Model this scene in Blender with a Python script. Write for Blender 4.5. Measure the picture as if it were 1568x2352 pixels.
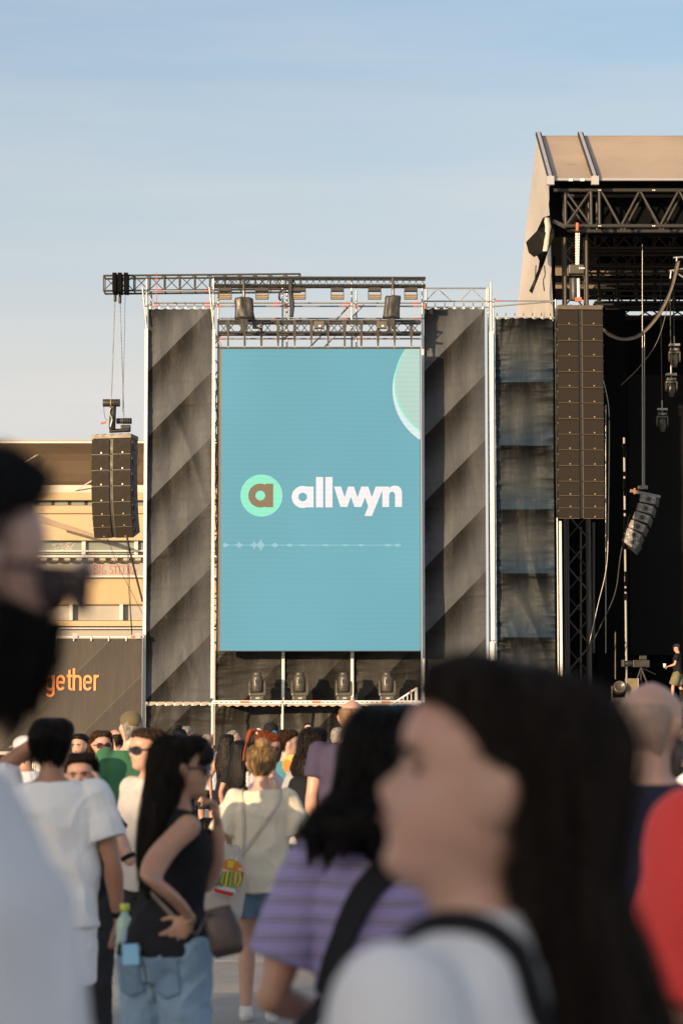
import bpy, bmesh, math, random
import numpy as np
from mathutils import Vector, Matrix, Euler, noise as mn

random.seed(7)
scene = bpy.context.scene
for o in list(bpy.data.objects):
    bpy.data.objects.remove(o)
R = math.radians

# ------------------------------------------------------------------ camera
CAM_Z = 1.62                     # eye height of somebody standing in the crowd
FV = 5879.0                      # focal length in picture units (picture is 1568 x 2352 of them)
TILT = math.atan((1708.5 - 1176.0) / FV)
cam_d = bpy.data.cameras.new('camera')
cam = bpy.data.objects.new('camera', cam_d)
scene.collection.objects.link(cam)
cam.location = (0, 0, CAM_Z)
cam.rotation_euler = (math.pi / 2 + TILT, 0, 0)
cam_d.sensor_fit = 'VERTICAL'
cam_d.sensor_height = 36.0
cam_d.lens = FV / 2352.0 * 36.0
cam_d.clip_start = 0.1
cam_d.clip_end = 3000
cam_d.dof.use_dof = True
cam_d.dof.focus_distance = 58.0
cam_d.dof.aperture_fstop = 4.7
cam_d.dof.aperture_blades = 0
scene.camera = cam

# ------------------------------------------------------------------ sky and sun (low, warm, behind the camera to the left)
SUN_EL, SUN_AZ = R(9.5), R(36.0)
world = bpy.data.worlds.new('World')
scene.world = world
world.use_nodes = True
wt = world.node_tree
wt.nodes.clear()
wo = wt.nodes.new('ShaderNodeOutputWorld')
wb = wt.nodes.new('ShaderNodeBackground')
sky = wt.nodes.new('ShaderNodeTexSky')
sky.sky_type = 'NISHITA'
sky.sun_disc = False
sky.sun_elevation = SUN_EL
sky.sun_rotation = math.pi + SUN_AZ
sky.altitude = 0
sky.air_density = 1.0
sky.dust_density = 3.5
sky.ozone_density = 2.0
wb.inputs['Strength'].default_value = 0.15
# thin high cirrus veil: pale streaks, stretched level, stronger low down
tc = wt.nodes.new('ShaderNodeTexCoord')
mp = wt.nodes.new('ShaderNodeMapping')
mp.inputs['Scale'].default_value = (2.2, 2.2, 22.0)
mp.inputs['Rotation'].default_value = (0, R(6), 0)
nz = wt.nodes.new('ShaderNodeTexNoise')
nz.inputs['Scale'].default_value = 2.2
nz.inputs['Detail'].default_value = 5
nz.inputs['Roughness'].default_value = 0.5
rr = wt.nodes.new('ShaderNodeMapRange')
rr.inputs['From Min'].default_value = 0.38
rr.inputs['From Max'].default_value = 0.72
rr.inputs['To Min'].default_value = 0.0
rr.inputs['To Max'].default_value = 0.22
mx = wt.nodes.new('ShaderNodeMix')
mx.data_type = 'RGBA'
wt.links.new(tc.outputs['Generated'], mp.inputs['Vector'])
wt.links.new(mp.outputs['Vector'], nz.inputs['Vector'])
wt.links.new(nz.outputs['Fac'], rr.inputs['Value'])
# summer haze: the sky pales evenly all round towards the horizon
sx_ = wt.nodes.new('ShaderNodeSeparateXYZ')
wt.links.new(tc.outputs['Generated'], sx_.inputs[0])
hzr = wt.nodes.new('ShaderNodeMapRange')
hzr.inputs['From Min'].default_value = 0.10
hzr.inputs['From Max'].default_value = 0.28
hzr.inputs['To Min'].default_value = 0.95
hzr.inputs['To Max'].default_value = 0.12
wt.links.new(sx_.outputs[2], hzr.inputs['Value'])
adm = wt.nodes.new('ShaderNodeMath')
adm.operation = 'ADD'
adm.use_clamp = True
wt.links.new(hzr.outputs['Result'], adm.inputs[0])
wt.links.new(rr.outputs['Result'], adm.inputs[1])
wt.links.new(adm.outputs[0], mx.inputs['Factor'])
sks = wt.nodes.new('ShaderNodeMix')
sks.data_type = 'RGBA'
sks.blend_type = 'MULTIPLY'
sks.inputs['Factor'].default_value = 1.0
sks.inputs['B'].default_value = (0.84, 0.82, 0.80, 1)   # slightly milky, less saturated air
wt.links.new(sky.outputs['Color'], sks.inputs['A'])
wt.links.new(sks.outputs['Result'], mx.inputs['A'])
mx.inputs['B'].default_value = (2.52, 2.44, 2.36, 1)
wt.links.new(mx.outputs['Result'], wb.inputs['Color'])
wt.links.new(wb.outputs['Background'], wo.inputs['Surface'])

sun_d = bpy.data.lights.new('sun', 'SUN')
sun_d.energy = 3.1
sun_d.angle = R(0.6)
sun_d.color = (1.0, 0.72, 0.44)
sun = bpy.data.objects.new('sun', sun_d)
scene.collection.objects.link(sun)
SUN_DIR = Vector((math.sin(SUN_AZ) * math.cos(SUN_EL), math.cos(SUN_AZ) * math.cos(SUN_EL), -math.sin(SUN_EL)))
sun.rotation_euler = SUN_DIR.to_track_quat('-Z', 'Y').to_euler()
sun.location = (-30, -40, 30)

scene.view_settings.view_transform = 'Standard'
scene.view_settings.look = 'None'
scene.view_settings.gamma = 1.0
scene.view_settings.use_curve_mapping = False
EXPO = 1.0
scene.view_settings.exposure = EXPO
scene.render.engine = 'CYCLES'
scene.cycles.use_denoising = True
scene.cycles.max_bounces = 6
scene.cycles.sample_clamp_indirect = 6.0

# ------------------------------------------------------------------ helpers
COL = scene.collection
WM = {}                                   # world matrix of every object made here
cT, sT = math.cos(TILT), math.sin(TILT)


def P(x, y, D):
    """World point at distance D (metres along +Y) seen at picture position x, y."""
    u, v = (x - 784.0) / FV, (1176.0 - y) / FV
    d = Vector((u, cT - v * sT, sT + v * cT))
    t = D / d.y
    return Vector((d.x * t, D, CAM_Z + d.z * t))


def link(name, data, Mw=None, parent=None):
    o = bpy.data.objects.new(name, data)
    COL.objects.link(o)
    Mw = Mw if Mw is not None else Matrix.Identity(4)
    if parent is not None:
        o.parent = parent
        o.matrix_parent_inverse = WM[parent.name].inverted()
    o.matrix_basis = Mw
    WM[o.name] = Mw.copy()
    return o


def tag(o, label=None, cat=None, group=None, kind=None):
    if label: o['label'] = label
    if cat: o['category'] = cat
    if group: o['group'] = group
    if kind: o['kind'] = kind
    return o


def thing(name, label, cat, loc=(0, 0, 0), rotz=0.0, group=None):
    o = link(name, None, Matrix.Translation(Vector(loc)) @ Matrix.Rotation(rotz, 4, 'Z'))
    o.empty_display_size = 0.2
    return tag(o, label, cat, group)


# ---- node helper
class NT:
    def __init__(self, mat):
        self.t = mat.node_tree

    def n(self, typ, **kw):
        nd = self.t.nodes.new(typ)
        for k, v in kw.items():
            setattr(nd, k, v)
        return nd

    def put(self, sock, v):
        if hasattr(v, 'is_linked') or isinstance(v, bpy.types.NodeSocket):
            self.t.links.new(v, sock)
        else:
            sock.default_value = v

    def math(self, op, a, b=None, c=None):
        nd = self.n('ShaderNodeMath', operation=op)
        for i, v in enumerate((a, b, c)):
            if v is not None:
                self.put(nd.inputs[i], v)
        return nd.outputs[0]

    def ramp(self, v, a, b, lo=0.0, hi=1.0, smooth=True):
        nd = self.n('ShaderNodeMapRange')
        if smooth:
            nd.interpolation_type = 'SMOOTHSTEP'
        self.put(nd.inputs['Value'], v)
        for k, q in (('From Min', a), ('From Max', b), ('To Min', lo), ('To Max', hi)):
            self.put(nd.inputs[k], q)
        return nd.outputs['Result']

    def mix(self, f, a, b):
        nd = self.n('ShaderNodeMix', data_type='RGBA')
        self.put(nd.inputs['Factor'], f)
        self.put(nd.inputs['A'], a)
        self.put(nd.inputs['B'], b)
        return nd.outputs['Result']

    def noise(self, vec, scale, detail=3, rough=0.5, dist=0.0):
        nd = self.n('ShaderNodeTexNoise')
        if vec is not None:
            self.put(nd.inputs['Vector'], vec)
        nd.inputs['Scale'].default_value = scale
        nd.inputs['Detail'].default_value = detail
        nd.inputs['Roughness'].default_value = rough
        nd.inputs['Distortion'].default_value = dist
        return nd.outputs['Fac']

    def coord(self, which='Object', scale=None, rot=None):
        o = self.n('ShaderNodeTexCoord').outputs[which]
        if scale is None and rot is None:
            return o
        m = self.n('ShaderNodeMapping')
        self.put(m.inputs['Vector'], o)
        if scale: m.inputs['Scale'].default_value = scale
        if rot: m.inputs['Rotation'].default_value = rot
        return m.outputs['Vector']

    def xyz(self, vec):
        s = self.n('ShaderNodeSeparateXYZ')
        self.put(s.inputs[0], vec)
        return s.outputs

    def bump(self, h, strength=0.3, dist=0.02):
        b = self.n('ShaderNodeBump')
        b.inputs['Strength'].default_value = strength
        b.inputs['Distance'].default_value = dist
        self.put(b.inputs['Height'], h)
        return b.outputs['Normal']


def c4(c):
    return (c[0], c[1], c[2], 1.0)


def newmat(name):
    m = bpy.data.materials.new(name)
    m.use_nodes = True
    b = m.node_tree.nodes['Principled BSDF']
    return m, NT(m), b


MC = {}


def mat(name, col, rough=0.6, metal=0.0, var=0.18, scale=5.0, bump=0.0, bscale=60.0, spec=0.5, sheen=0.0, dirt=None, stretch=None):
    if name in MC:
        return MC[name]
    m, t, b = newmat(name)
    v = t.coord('Object', scale=stretch)
    f = t.noise(v, scale, 5, 0.6)
    f2 = t.ramp(f, 0.3, 0.7)
    lo = tuple(c * (1 - var) for c in col)
    hi = tuple(min(1, c * (1 + var)) for c in col)
    base = t.mix(f2, c4(lo), c4(hi))
    if dirt:
        d = t.ramp(t.noise(v, dirt[1], 4, 0.65), 0.5, 0.75)
        base = t.mix(t.math('MULTIPLY', d, dirt[2]), base, c4(dirt[0]))
    t.put(b.inputs['Base Color'], base)
    t.put(b.inputs['Roughness'], t.ramp(f, 0.25, 0.75, max(0.05, rough - 0.1), min(1, rough + 0.1)))
    b.inputs['Metallic'].default_value = metal
    b.inputs['Specular IOR Level'].default_value = spec
    if sheen:
        b.inputs['Sheen Weight'].default_value = sheen
    if bump:
        t.put(b.inputs['Normal'], t.bump(t.noise(v, bscale, 4, 0.6), bump, 0.01))
    MC[name] = m
    return m


# ---- meshes
def mesh(name, verts, faces, m=None, smooth=False):
    me = bpy.data.meshes.new(name)
    me.from_pydata([tuple(v) for v in verts], [], faces)
    me.validate()
    if m is not None:
        me.materials.append(m)
    if smooth:
        me.shade_smooth()
    me.update()
    return me


_UC = {}


def unit_cyl(m, seg=8):
    k = (m.name, seg)
    if k not in _UC:
        vs, fs = [], []
        for i in range(seg):
            a = 2 * math.pi * i / seg
            vs += [(math.cos(a), math.sin(a), 0), (math.cos(a), math.sin(a), 1)]
        for i in range(seg):
            j = (i + 1) % seg
            fs.append((2 * i, 2 * j, 2 * j + 1, 2 * i + 1))
        fs.append(tuple(2 * i for i in range(seg))[::-1])
        fs.append(tuple(2 * i + 1 for i in range(seg)))
        me = mesh('tube_' + m.name, vs, fs, m)
        for p in me.polygons:
            p.use_smooth = len(p.vertices) == 4 and seg > 4
        _UC[k] = me
    return _UC[k]


def tube(name, a, b, r, m, parent=None, seg=8, r2=None):
    a, b = Vector(a), Vector(b)
    d = b - a
    q = d.to_track_quat('Z', 'Y').to_matrix().to_4x4()
    Mw = Matrix.Translation(a) @ q @ Matrix.Diagonal((r, r2 or r, d.length, 1))
    return link(name, unit_cyl(m, seg), Mw, parent)


_UB = {}


def unit_box(m):
    if m.name not in _UB:
        vs = [(x, y, z) for x in (-.5, .5) for y in (-.5, .5) for z in (-.5, .5)]
        fs = [(0, 1, 3, 2), (4, 6, 7, 5), (0, 4, 5, 1), (2, 3, 7, 6), (0, 2, 6, 4), (1, 5, 7, 3)]
        _UB[m.name] = mesh('block_' + m.name, vs, fs, m)
    return _UB[m.name]


def box(name, c, size, m, parent=None, rot=None, bevel=0.0):
    """A block; with bevel it gets a mesh of its own, without it shares one."""
    Rm = rot if rot is not None else Matrix.Identity(4)
    if bevel:
        bm = bmesh.new()
        bmesh.ops.create_cube(bm, size=1.0)
        bmesh.ops.scale(bm, vec=size, verts=bm.verts)
        bmesh.ops.bevel(bm, geom=list(bm.edges), offset=bevel, segments=2, profile=0.6, affect='EDGES')
        me = bpy.data.meshes.new(name)
        bm.to_mesh(me)
        bm.free()
        me.materials.append(m)
        return link(name, me, Matrix.Translation(Vector(c)) @ Rm, parent)
    return link(name, unit_box(m), Matrix.Translation(Vector(c)) @ Rm @ Matrix.Diagonal((size[0], size[1], size[2], 1)), parent)


def loft(rows, cap=True, closed=True):
    """verts, faces through rows of equal length."""
    vs, fs = [], []
    n = len(rows[0])
    for r in rows:
        vs += [tuple(p) for p in r]
    m = n if closed else n - 1
    for i in range(len(rows) - 1):
        for j in range(m):
            k = (j + 1) % n
            fs.append((i * n + j, i * n + k, (i + 1) * n + k, (i + 1) * n + j))
    if cap and closed:
        fs.append(tuple(range(n))[::-1])
        fs.append(tuple((len(rows) - 1) * n + j for j in range(n)))
    return vs, fs


def pipe(name, pts, r, m, parent=None, seg=6, taper=None):
    """A cable or bent tube along pts, one mesh."""
    pts = [Vector(p) for p in pts]
    rows = []
    up = Vector((0, 0, 1))
    for i, p in enumerate(pts):
        d = (pts[min(i + 1, len(pts) - 1)] - pts[max(i - 1, 0)]).normalized()
        s = d.cross(up)
        if s.length < 1e-3:
            s = d.cross(Vector((0, 1, 0)))
        s.normalize()
        t = s.cross(d)
        rad = r if taper is None else r * taper[i]
        rows.append([p + s * (rad * math.cos(2 * math.pi * k / seg)) + t * (rad * math.sin(2 * math.pi * k / seg)) for k in range(seg)])
    vs, fs = loft(rows)
    return link(name, mesh(name, vs, fs, m, True), None, parent)


def bez(p0, p1, p2, n=14):
    p0, p1, p2 = Vector(p0), Vector(p1), Vector(p2)
    return [p0 * (1 - t) ** 2 + p1 * (2 * t * (1 - t)) + p2 * t ** 2 for t in [i / n for i in range(n + 1)]]


def spline(pts, n=8):
    """Catmull-Rom through pts."""
    pts = [Vector(p) for p in pts]
    q = [pts[0] * 2 - pts[1]] + pts + [pts[-1] * 2 - pts[-2]]
    out = []
    for i in range(1, len(q) - 2):
        for k in range(n):
            t = k / n
            out.append(0.5 * ((2 * q[i]) + (q[i + 1] - q[i - 1]) * t + (2 * q[i - 1] - 5 * q[i] + 4 * q[i + 1] - q[i + 2]) * t * t + (3 * q[i] - q[i - 1] - 3 * q[i + 1] + q[i + 2]) * t ** 3))
    out.append(pts[-1])
    return out


def fn(p, s=1.0, o=0.0):
    return mn.noise(Vector((p[0] * s + o, p[1] * s - o, p[2] * s + 2.3 * o)))


# ------------------------------------------------------------------ materials
STEEL = mat('galvanised_steel', (0.46, 0.45, 0.43), 0.42, 0.75, 0.2, 9, 0.08, 40)
WHITE_RAIL = mat('white_rail', (0.80, 0.79, 0.76), 0.5, 0, 0.06, 2, dirt=((0.45, 0.42, 0.38), 3, 0.35))
BLACK_STEEL = mat('black_steel', (0.035, 0.033, 0.03), 0.5, 0.2, 0.3, 6, 0.1, 30)
BROWN_STEEL = mat('brown_black_steel', (0.06, 0.052, 0.043), 0.5, 0.2, 0.3, 6)
GREY_TRUSS = mat('grey_truss', (0.048, 0.045, 0.041), 0.5, 0.3, 0.25, 5)
RED_MARK = mat('orange_red_paint', (0.56, 0.15, 0.07), 0.6)
BLACK_CLOTH = mat('black_stage_cloth', (0.0045, 0.0045, 0.005), 0.9, 0, 0.3, 3, 0.2, 12, spec=0.12)
BLACK_BAG = mat('black_rain_cover', (0.035, 0.032, 0.028), 0.42, 0, 0.3, 6, 0.3, 14)
SPEAKER = mat('speaker_brown', (0.024, 0.0185, 0.0135), 0.7, 0, 0.12, 8, 0.25, 90, spec=0.2)
SPEAKER_SIDE = mat('speaker_side', (0.012, 0.011, 0.010), 0.5, 0, 0.25, 8)
SPEAKER_EDGE = mat('speaker_edge', (0.14, 0.105, 0.065), 0.5, 0.0, 0.2, 5)
BRASS = mat('small_badge', (0.5, 0.36, 0.2), 0.4, 0.4)
CABLE = mat('black_cable', (0.02, 0.02, 0.02), 0.55)
CHAIN = mat('chain_steel', (0.32, 0.30, 0.26), 0.4, 0.8)
TAN_PVC = None


def pvc(name, col, trans=0.12):
    m, t, b = newmat(name)
    v = t.coord('Object')
    f = t.noise(v, 0.35, 5, 0.6)
    base = t.mix(t.ramp(f, 0.3, 0.7), c4([c * 0.86 for c in col]), c4([min(1, c * 1.1) for c in col]))
    t.put(b.inputs['Base Color'], base)
    b.inputs['Roughness'].default_value = 0.45
    t.put(b.inputs['Normal'], t.bump(t.noise(v, 1.2, 4, 0.55), 0.35, 0.06))
    tr = t.n('ShaderNodeBsdfTranslucent')
    t.put(tr.inputs['Color'], base)
    ms = t.n('ShaderNodeMixShader')
    ms.inputs[0].default_value = trans
    out = [n for n in m.node_tree.nodes if n.type == 'OUTPUT_MATERIAL'][0]
    t.put(ms.inputs[1], b.outputs[0])
    t.put(ms.inputs[2], tr.outputs[0])
    t.put(out.inputs['Surface'], ms.outputs[0])
    return m

# ================================================================== ground
def ground_mat(name, joints):
    m, t, b = newmat(name)
    v = t.coord('Object')
    n1 = t.noise(v, 0.35, 6, 0.65)
    n2 = t.noise(v, 6.0, 5, 0.7)
    n3 = t.noise(v, 45.0, 3, 0.6)
    base = t.mix(t.ramp(n1, 0.3, 0.7), (0.27, 0.255, 0.235, 1), (0.37, 0.35, 0.32, 1))
    base = t.mix(t.ramp(n2, 0.45, 0.75, 0, 0.55), base, (0.17, 0.16, 0.15, 1))
    base = t.mix(t.ramp(n3, 0.55, 0.8, 0, 0.35), base, (0.45, 0.43, 0.40, 1))
    if joints:
        s = t.xyz(v)
        jx = t.math('LESS_THAN', t.math('FRACT', t.math('DIVIDE', s[0], 1.2)), 0.012)
        jy = t.math('LESS_THAN', t.math('FRACT', t.math('DIVIDE', s[1], 1.2)), 0.012)
        base = t.mix(t.math('MAXIMUM', jx, jy), base, (0.06, 0.057, 0.053, 1))
    t.put(b.inputs['Base Color'], base)
    b.inputs['Roughness'].default_value = 0.8
    t.put(b.inputs['Normal'], t.bump(t.math('ADD', n2, n3), 0.35, 0.01))
    return m


G_FAR = ground_mat('plaza_concrete', True)
G_SLAB = ground_mat('plaza_slab', False)
gv = [(-1500, -300, 0), (1500, -300, 0), (1500, 2500, 0), (-1500, 2500, 0)]
ground = link('ground', mesh('ground', gv, [(0, 1, 2, 3)], G_FAR))
tag(ground, 'pale grey concrete plaza the crowd stands on', 'ground', kind='structure')
slab_bm = bmesh.new()
bmesh.ops.create_cube(slab_bm, size=1.0)
bmesh.ops.scale(slab_bm, vec=(1.188, 1.188, 0.03), verts=slab_bm.verts)
bmesh.ops.bevel(slab_bm, geom=list(slab_bm.edges), offset=0.006, segments=1, affect='EDGES')
slab_me = bpy.data.meshes.new('paving_slab')
slab_bm.to_mesh(slab_me)
slab_bm.free()
slab_me.materials.append(G_SLAB)
for iy in range(7, 36):
    for ix in range(-6, 3):
        k = Matrix.Translation((ix * 1.2 + 0.6, iy * 1.2 + 0.6, 0.003 + random.uniform(-0.004, 0.004))) @ \
            Matrix.Rotation(random.choice((0, 1, 2, 3)) * math.pi / 2, 4, 'Z') @ Matrix.Rotation(R(random.uniform(-0.15, 0.15)), 4, 'X')
        link('paving_slab', slab_me, k, ground)

# ================================================================== unseen tower added behind the camera to throw shade over the near crowd
SHX = math.tan(SUN_AZ)
shade_tower = thing('added_shade_tower', 'unseen scaffold block with dark tarp walls, added behind the camera for shade', 'tower', (-14, -12, 0))
SHADE_TOP = 6.44
TARP_PLAIN = mat('plain_dark_tarp', (0.06, 0.057, 0.052), 0.6, 0, 0.2, 1.5, 0.2, 6)
for y in (-12, -16):
    box('tarp_wall', (-14.5, y, SHADE_TOP / 2 + 0.5), (14, 0.04, SHADE_TOP - 1.0), TARP_PLAIN, shade_tower)
    for k in range(7):
        tube('post', (-21.5 + 2.333 * k, y - 0.06, 0), (-21.5 + 2.333 * k, y - 0.06, SHADE_TOP), 0.04, STEEL, shade_tower)
for x in (-21.5, -7.5):
    box('tarp_wall', (x, -14, SHADE_TOP / 2 + 0.5), (0.04, 3.9, SHADE_TOP - 1.0), TARP_PLAIN, shade_tower)
box('roof', (-14.5, -14, SHADE_TOP + 0.05), (14.4, 4.5, 0.1), TARP_PLAIN, shade_tower)
box('floor_deck', (-14.5, -14, 0.9), (13.8, 3.8, 0.12), BROWN_STEEL, shade_tower)

# ================================================================== far pavilion building, left
BD = 120.0
def stone(name, col, **kw):
    return mat(name, col, 0.8, 0, 0.1, 0.6, 0.2, 8, dirt=((col[0] * .6, col[1] * .55, col[2] * .5), 0.35, 0.45), **kw)
B_YEL = stone('ochre_render', (0.55, 0.42, 0.26))
B_YEL2 = stone('ochre_corrugated', (0.52, 0.38, 0.22))
B_WHITE = stone('off_white_fascia', (0.66, 0.63, 0.58))
B_GREY = stone('grey_panel', (0.40, 0.37, 0.32))
B_SOFF = stone('brown_soffit', (0.36, 0.27, 0.18))
B_DARK = mat('dark_window_gap', (0.05, 0.05, 0.05), 0.3)
B_GLASS = mat('grey_green_glass', (0.20, 0.22, 0.20), 0.25, 0, 0.3, 0.3, spec=0.6)
bx0, bx1 = P(-260, 1200, BD).x, P(900, 1200, BD).x
bld = thing('pavilion_building', 'ochre pavilion with wide flat brown canopy roof behind the dark banner', 'building', ((bx0 + bx1) / 2, BD, 0))


def bz(y, D=BD):
    return P(784, y, D).z


def bband(name, y0, y1, m, proud=0.0, depth=0.4):
    z1, z0 = bz(y0, BD - proud), bz(y1, BD - proud)
    return box(name, ((bx0 + bx1) / 2, BD - proud + depth / 2, (z0 + z1) / 2), (bx1 - bx0, depth, z1 - z0), m, bld)


# main wall behind everything
box('wall', ((bx0 + bx1) / 2, BD + 2.2, bz(1100) / 2), (bx1 - bx0, 3.4, bz(1100)), B_GREY, bld)
# curved canopy: section swept along X
sec = [(-4.6, bz(1014, BD - 4.6)), (-4.6, bz(1019, BD - 4.6)), (-3.6, bz(1034, BD - 3.6)), (-2.4, bz(1058, BD - 2.4)), (-1.2, bz(1088, BD - 1.2)), (0.0, bz(1113, BD)), (1.5, bz(1113, BD)), (1.5, bz(1008, BD - 4.6))]
rows = [[(x, BD + p[0], p[1]) for p in sec] for x in (bx0, bx1)]
vs, fs = loft(rows)
canopy = link('roof', mesh('roof', vs, fs, B_SOFF, False), None, bld)
box('fascia', ((bx0 + bx1) / 2, BD - 4.66, bz(1016.3, BD - 4.6)), (bx1 - bx0, 0.1, 0.085), B_WHITE, canopy)
box('gutter', ((bx0 + bx1) / 2, BD - 4.5, bz(1011.5, BD - 4.6)), (bx1 - bx0, 0.3, 0.07), B_GREY, canopy)
for x in (P(12, 1050, BD).x, P(112, 1050, BD).x, P(330, 1050, BD).x):
    tube('tie_rod', (x, BD - 3.2, bz(1040, BD - 3.2)), (x - 3.2, BD - 0.3, bz(1128, BD - .3)), 0.03, B_WHITE, bld)
bband('upper_band', 1114, 1131, B_WHITE, 0.3)
bband('ochre_band', 1131, 1148.5, B_YEL, 0.55, 0.65)
bband('window_strip', 1148.5, 1161, B_DARK, 0.1)
for x in range(-10, 900, 38):
    p = P(x, 1155, BD - 0.12)
    box('window', (p.x, BD - 0.14, p.z), (0.62, 0.05, 0.22), B_GLASS, bld)
bband('ochre_band', 1161, 1179, B_YEL, 0.55, 0.65)
bband('shadow_gap', 1179, 1181, B_DARK, 0.35)
bband('ochre_wall', 1181, 1241, B_YEL, 0.5, 0.6)
# brown slab standing in for the diagonal shadow on the ochre wall
a, b_, c_, d_ = P(60, 1172, BD - 3), P(250, 1240, BD - 3), P(235, 1240, BD - 3), P(60, 1190, BD - 3)
vs = [a, b_, c_, d_] + [q + Vector((0, 0.3, 0)) for q in (a, b_, c_, d_)]
link('diagonal_shade_slab', mesh('diagonal_shade_slab', vs, [(0, 1, 2, 3), (7, 6, 5, 4), (0, 4, 5, 1), (1, 5, 6, 2), (2, 6, 7, 3), (3, 7, 4, 0)], B_SOFF), None, bld)
bband('window_recess', 1241, 1275, B_DARK, 0.0, 0.3)
for k, x in enumerate(range(-166, 900, 120)):
    a, b_ = P(x + 2, 1243, BD - 0.1), P(x + 118, 1273, BD - 0.1)
    w = box('window', ((a.x + b_.x) / 2, BD - 0.08, (a.z + b_.z) / 2), (b_.x - a.x, 0.06, a.z - b_.z), B_GLASS, bld)
    box('window_post', (P(x, 1258, BD).x, BD - 0.2, bz(1258)), (0.18, 0.2, bz(1241) - bz(1275)), B_WHITE, bld)
    box('sill', ((a.x + b_.x) / 2, BD - 0.25, bz(1266.5)), (b_.x - a.x, 0.1, 0.07), B_WHITE, w)
bband('ledge', 1275, 1280, B_WHITE, 0.9, 1.0)
bband('cornice', 1280, 1291, B_YEL, 0.5, 0.6)
for x in range(-120, 900, 27):
    p = P(x + 6, 1285, BD - 0.8)
    box('bracket', (p.x, BD - 0.72, p.z), (0.26, 0.5, 0.12), B_GREY, bld)
bband('parapet', 1291, 1322, B_GREY, 0.35, 0.45)
bband('rail', 1322, 1326, B_WHITE, 0.5, 0.1)
bband('ochre_back_wall', 1326, 1389, B_YEL2, 0.15, 0.3)
rib_me = None
for k in range(110):
    x = bx0 + (bx1 - bx0) * (0.18 + 0.33 * k / 110)
    box('corrugation', (x, BD - 0.19, (bz(1326) + bz(1389)) / 2), (0.09, 0.09, bz(1326) - bz(1389) - 0.05), B_YEL2, bld)
bband('window_recess', 1389, 1426, B_DARK, -0.1, 0.2)
for x in range(-180, 900, 115):
    a, b_ = P(x + 2, 1391, BD), P(x + 112, 1425, BD)
    box('window', ((a.x + b_.x) / 2, BD + 0.05, (a.z + b_.z) / 2), (b_.x - a.x, 0.06, a.z - b_.z), B_GREY, bld)
    box('window_post', (P(x, 1407, BD).x, BD - 0.15, bz(1407)), (0.16, 0.3, bz(1389) - bz(1426)), B_WHITE, bld)
bband('sill_band', 1426, 1438, B_YEL, 0.35, 0.45)
bband('rail', 1441.5, 1444, B_WHITE, 0.6, 0.1)
bband('lower_wall', 1438, 1441, B_DARK, 0.1)
bband('grey_wall', 1444, 1475, B_GREY, 0.3)
bband('base_wall', 1475, 1712, B_GREY, 0.2)
B_SPRAY = mat('red_spray_paint', (0.45, 0.10, 0.12), 0.7)


# ---- flat lettering: strokes of constant width on a vertical plane
def ribbon(pts, w, y, step=0.0, closed=False):
    """Flat stroke through (x, z) points facing -Y; returns verts, faces."""
    pts = [Vector(p) for p in pts]
    n = len(pts)
    vs = []
    for i, p in enumerate(pts):
        if closed:
            d = pts[(i + 1) % n] - pts[i - 1]
        else:
            d = pts[min(i + 1, n - 1)] - pts[max(i - 1, 0)]
        d.normalize()
        s = Vector((-d.y, d.x)) * (w / 2)
        vs += [(p.x + s.x, y - step, p.y + s.y), (p.x - s.x, y - step, p.y - s.y)]
    fs = [(2 * i, 2 * i + 1, 2 * i + 3, 2 * i + 2) for i in range(n - 1)]
    if closed:
        fs.append((2 * n - 2, 2 * n - 1, 1, 0))
    return vs, fs


def arc(cx, cz, rx, rz, a0, a1, n=12):
    return [(cx + rx * math.cos(R(a0 + (a1 - a0) * i / n)), cz + rz * math.sin(R(a0 + (a1 - a0) * i / n))) for i in range(n + 1)]


# condensed round letters on a unit cell: width 0.62, x-height 1
GL = {
    'o': [arc(.31, .69, .23, .23, 0, 180) + arc(.31, .31, .23, .23, 180, 360) + [(.54, .69)]],
    'g': [arc(.31, .69, .23, .23, 0, 180) + arc(.31, .31, .23, .23, 180, 360), [(.54, 1.0), (.54, -.12)] + arc(.31, -.14, .23, .20, 0, -165)],
    'e': [[(.10, .52), (.54, .52), (.54, .69)] + arc(.31, .69, .23, .23, 0, 180) + arc(.31, .31, .23, .23, 180, 335)],
    't': [[(.22, 1.32), (.22, .24)] + arc(.38, .22, .16, .14, 180, 275), [(.04, .93), (.44, .93)]],
    'h': [[(.08, 1.42), (.08, 0)], [(.08, .62)] + arc(.31, .70, .23, .22, 160, 0) + [(.54, 0)]],
    'r': [[(.08, 1.0), (.08, 0)], [(.08, .62)] + arc(.30, .70, .22, .22, 170, 75)],
    'B': [[(.06, 0), (.06, 1.2), (.4, 1.15), (.45, .9), (.1, .62), (.5, .5), (.48, .1), (.06, 0)]],
    'I': [[(.2, 0), (.2, 1.2)]], 'G': [[(.5, 1.1), (.2, 1.2), (.02, .6), (.2, 0), (.5, .1), (.5, .5), (.3, .5)]],
    'S': [[(.5, 1.1), (.1, 1.15), (.1, .7), (.5, .5), (.4, .05), (.02, .1)]], 'T': [[(.0, 1.2), (.56, 1.2)], [(.28, 1.2), (.28, 0)]],
    'E': [[(.5, 1.2), (.08, 1.2), (.08, .6), (.42, .6), (.08, .58), (.08, 0), (.5, 0)]],
    'R': [[(.06, 0), (.06, 1.2), (.45, 1.1), (.42, .7), (.08, .6), (.5, 0)]],
    'W': [[(0, 1.2), (.15, 0), (.32, .8), (.48, 0), (.66, 1.2)]], 'L': [[(.08, 1.2), (.08, 0), (.5, 0)]], 'D': [[(.06, 0), (.06, 1.2), (.35, 1.1), (.52, .6), (.35, .1), (.06, 0)]],
}


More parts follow.
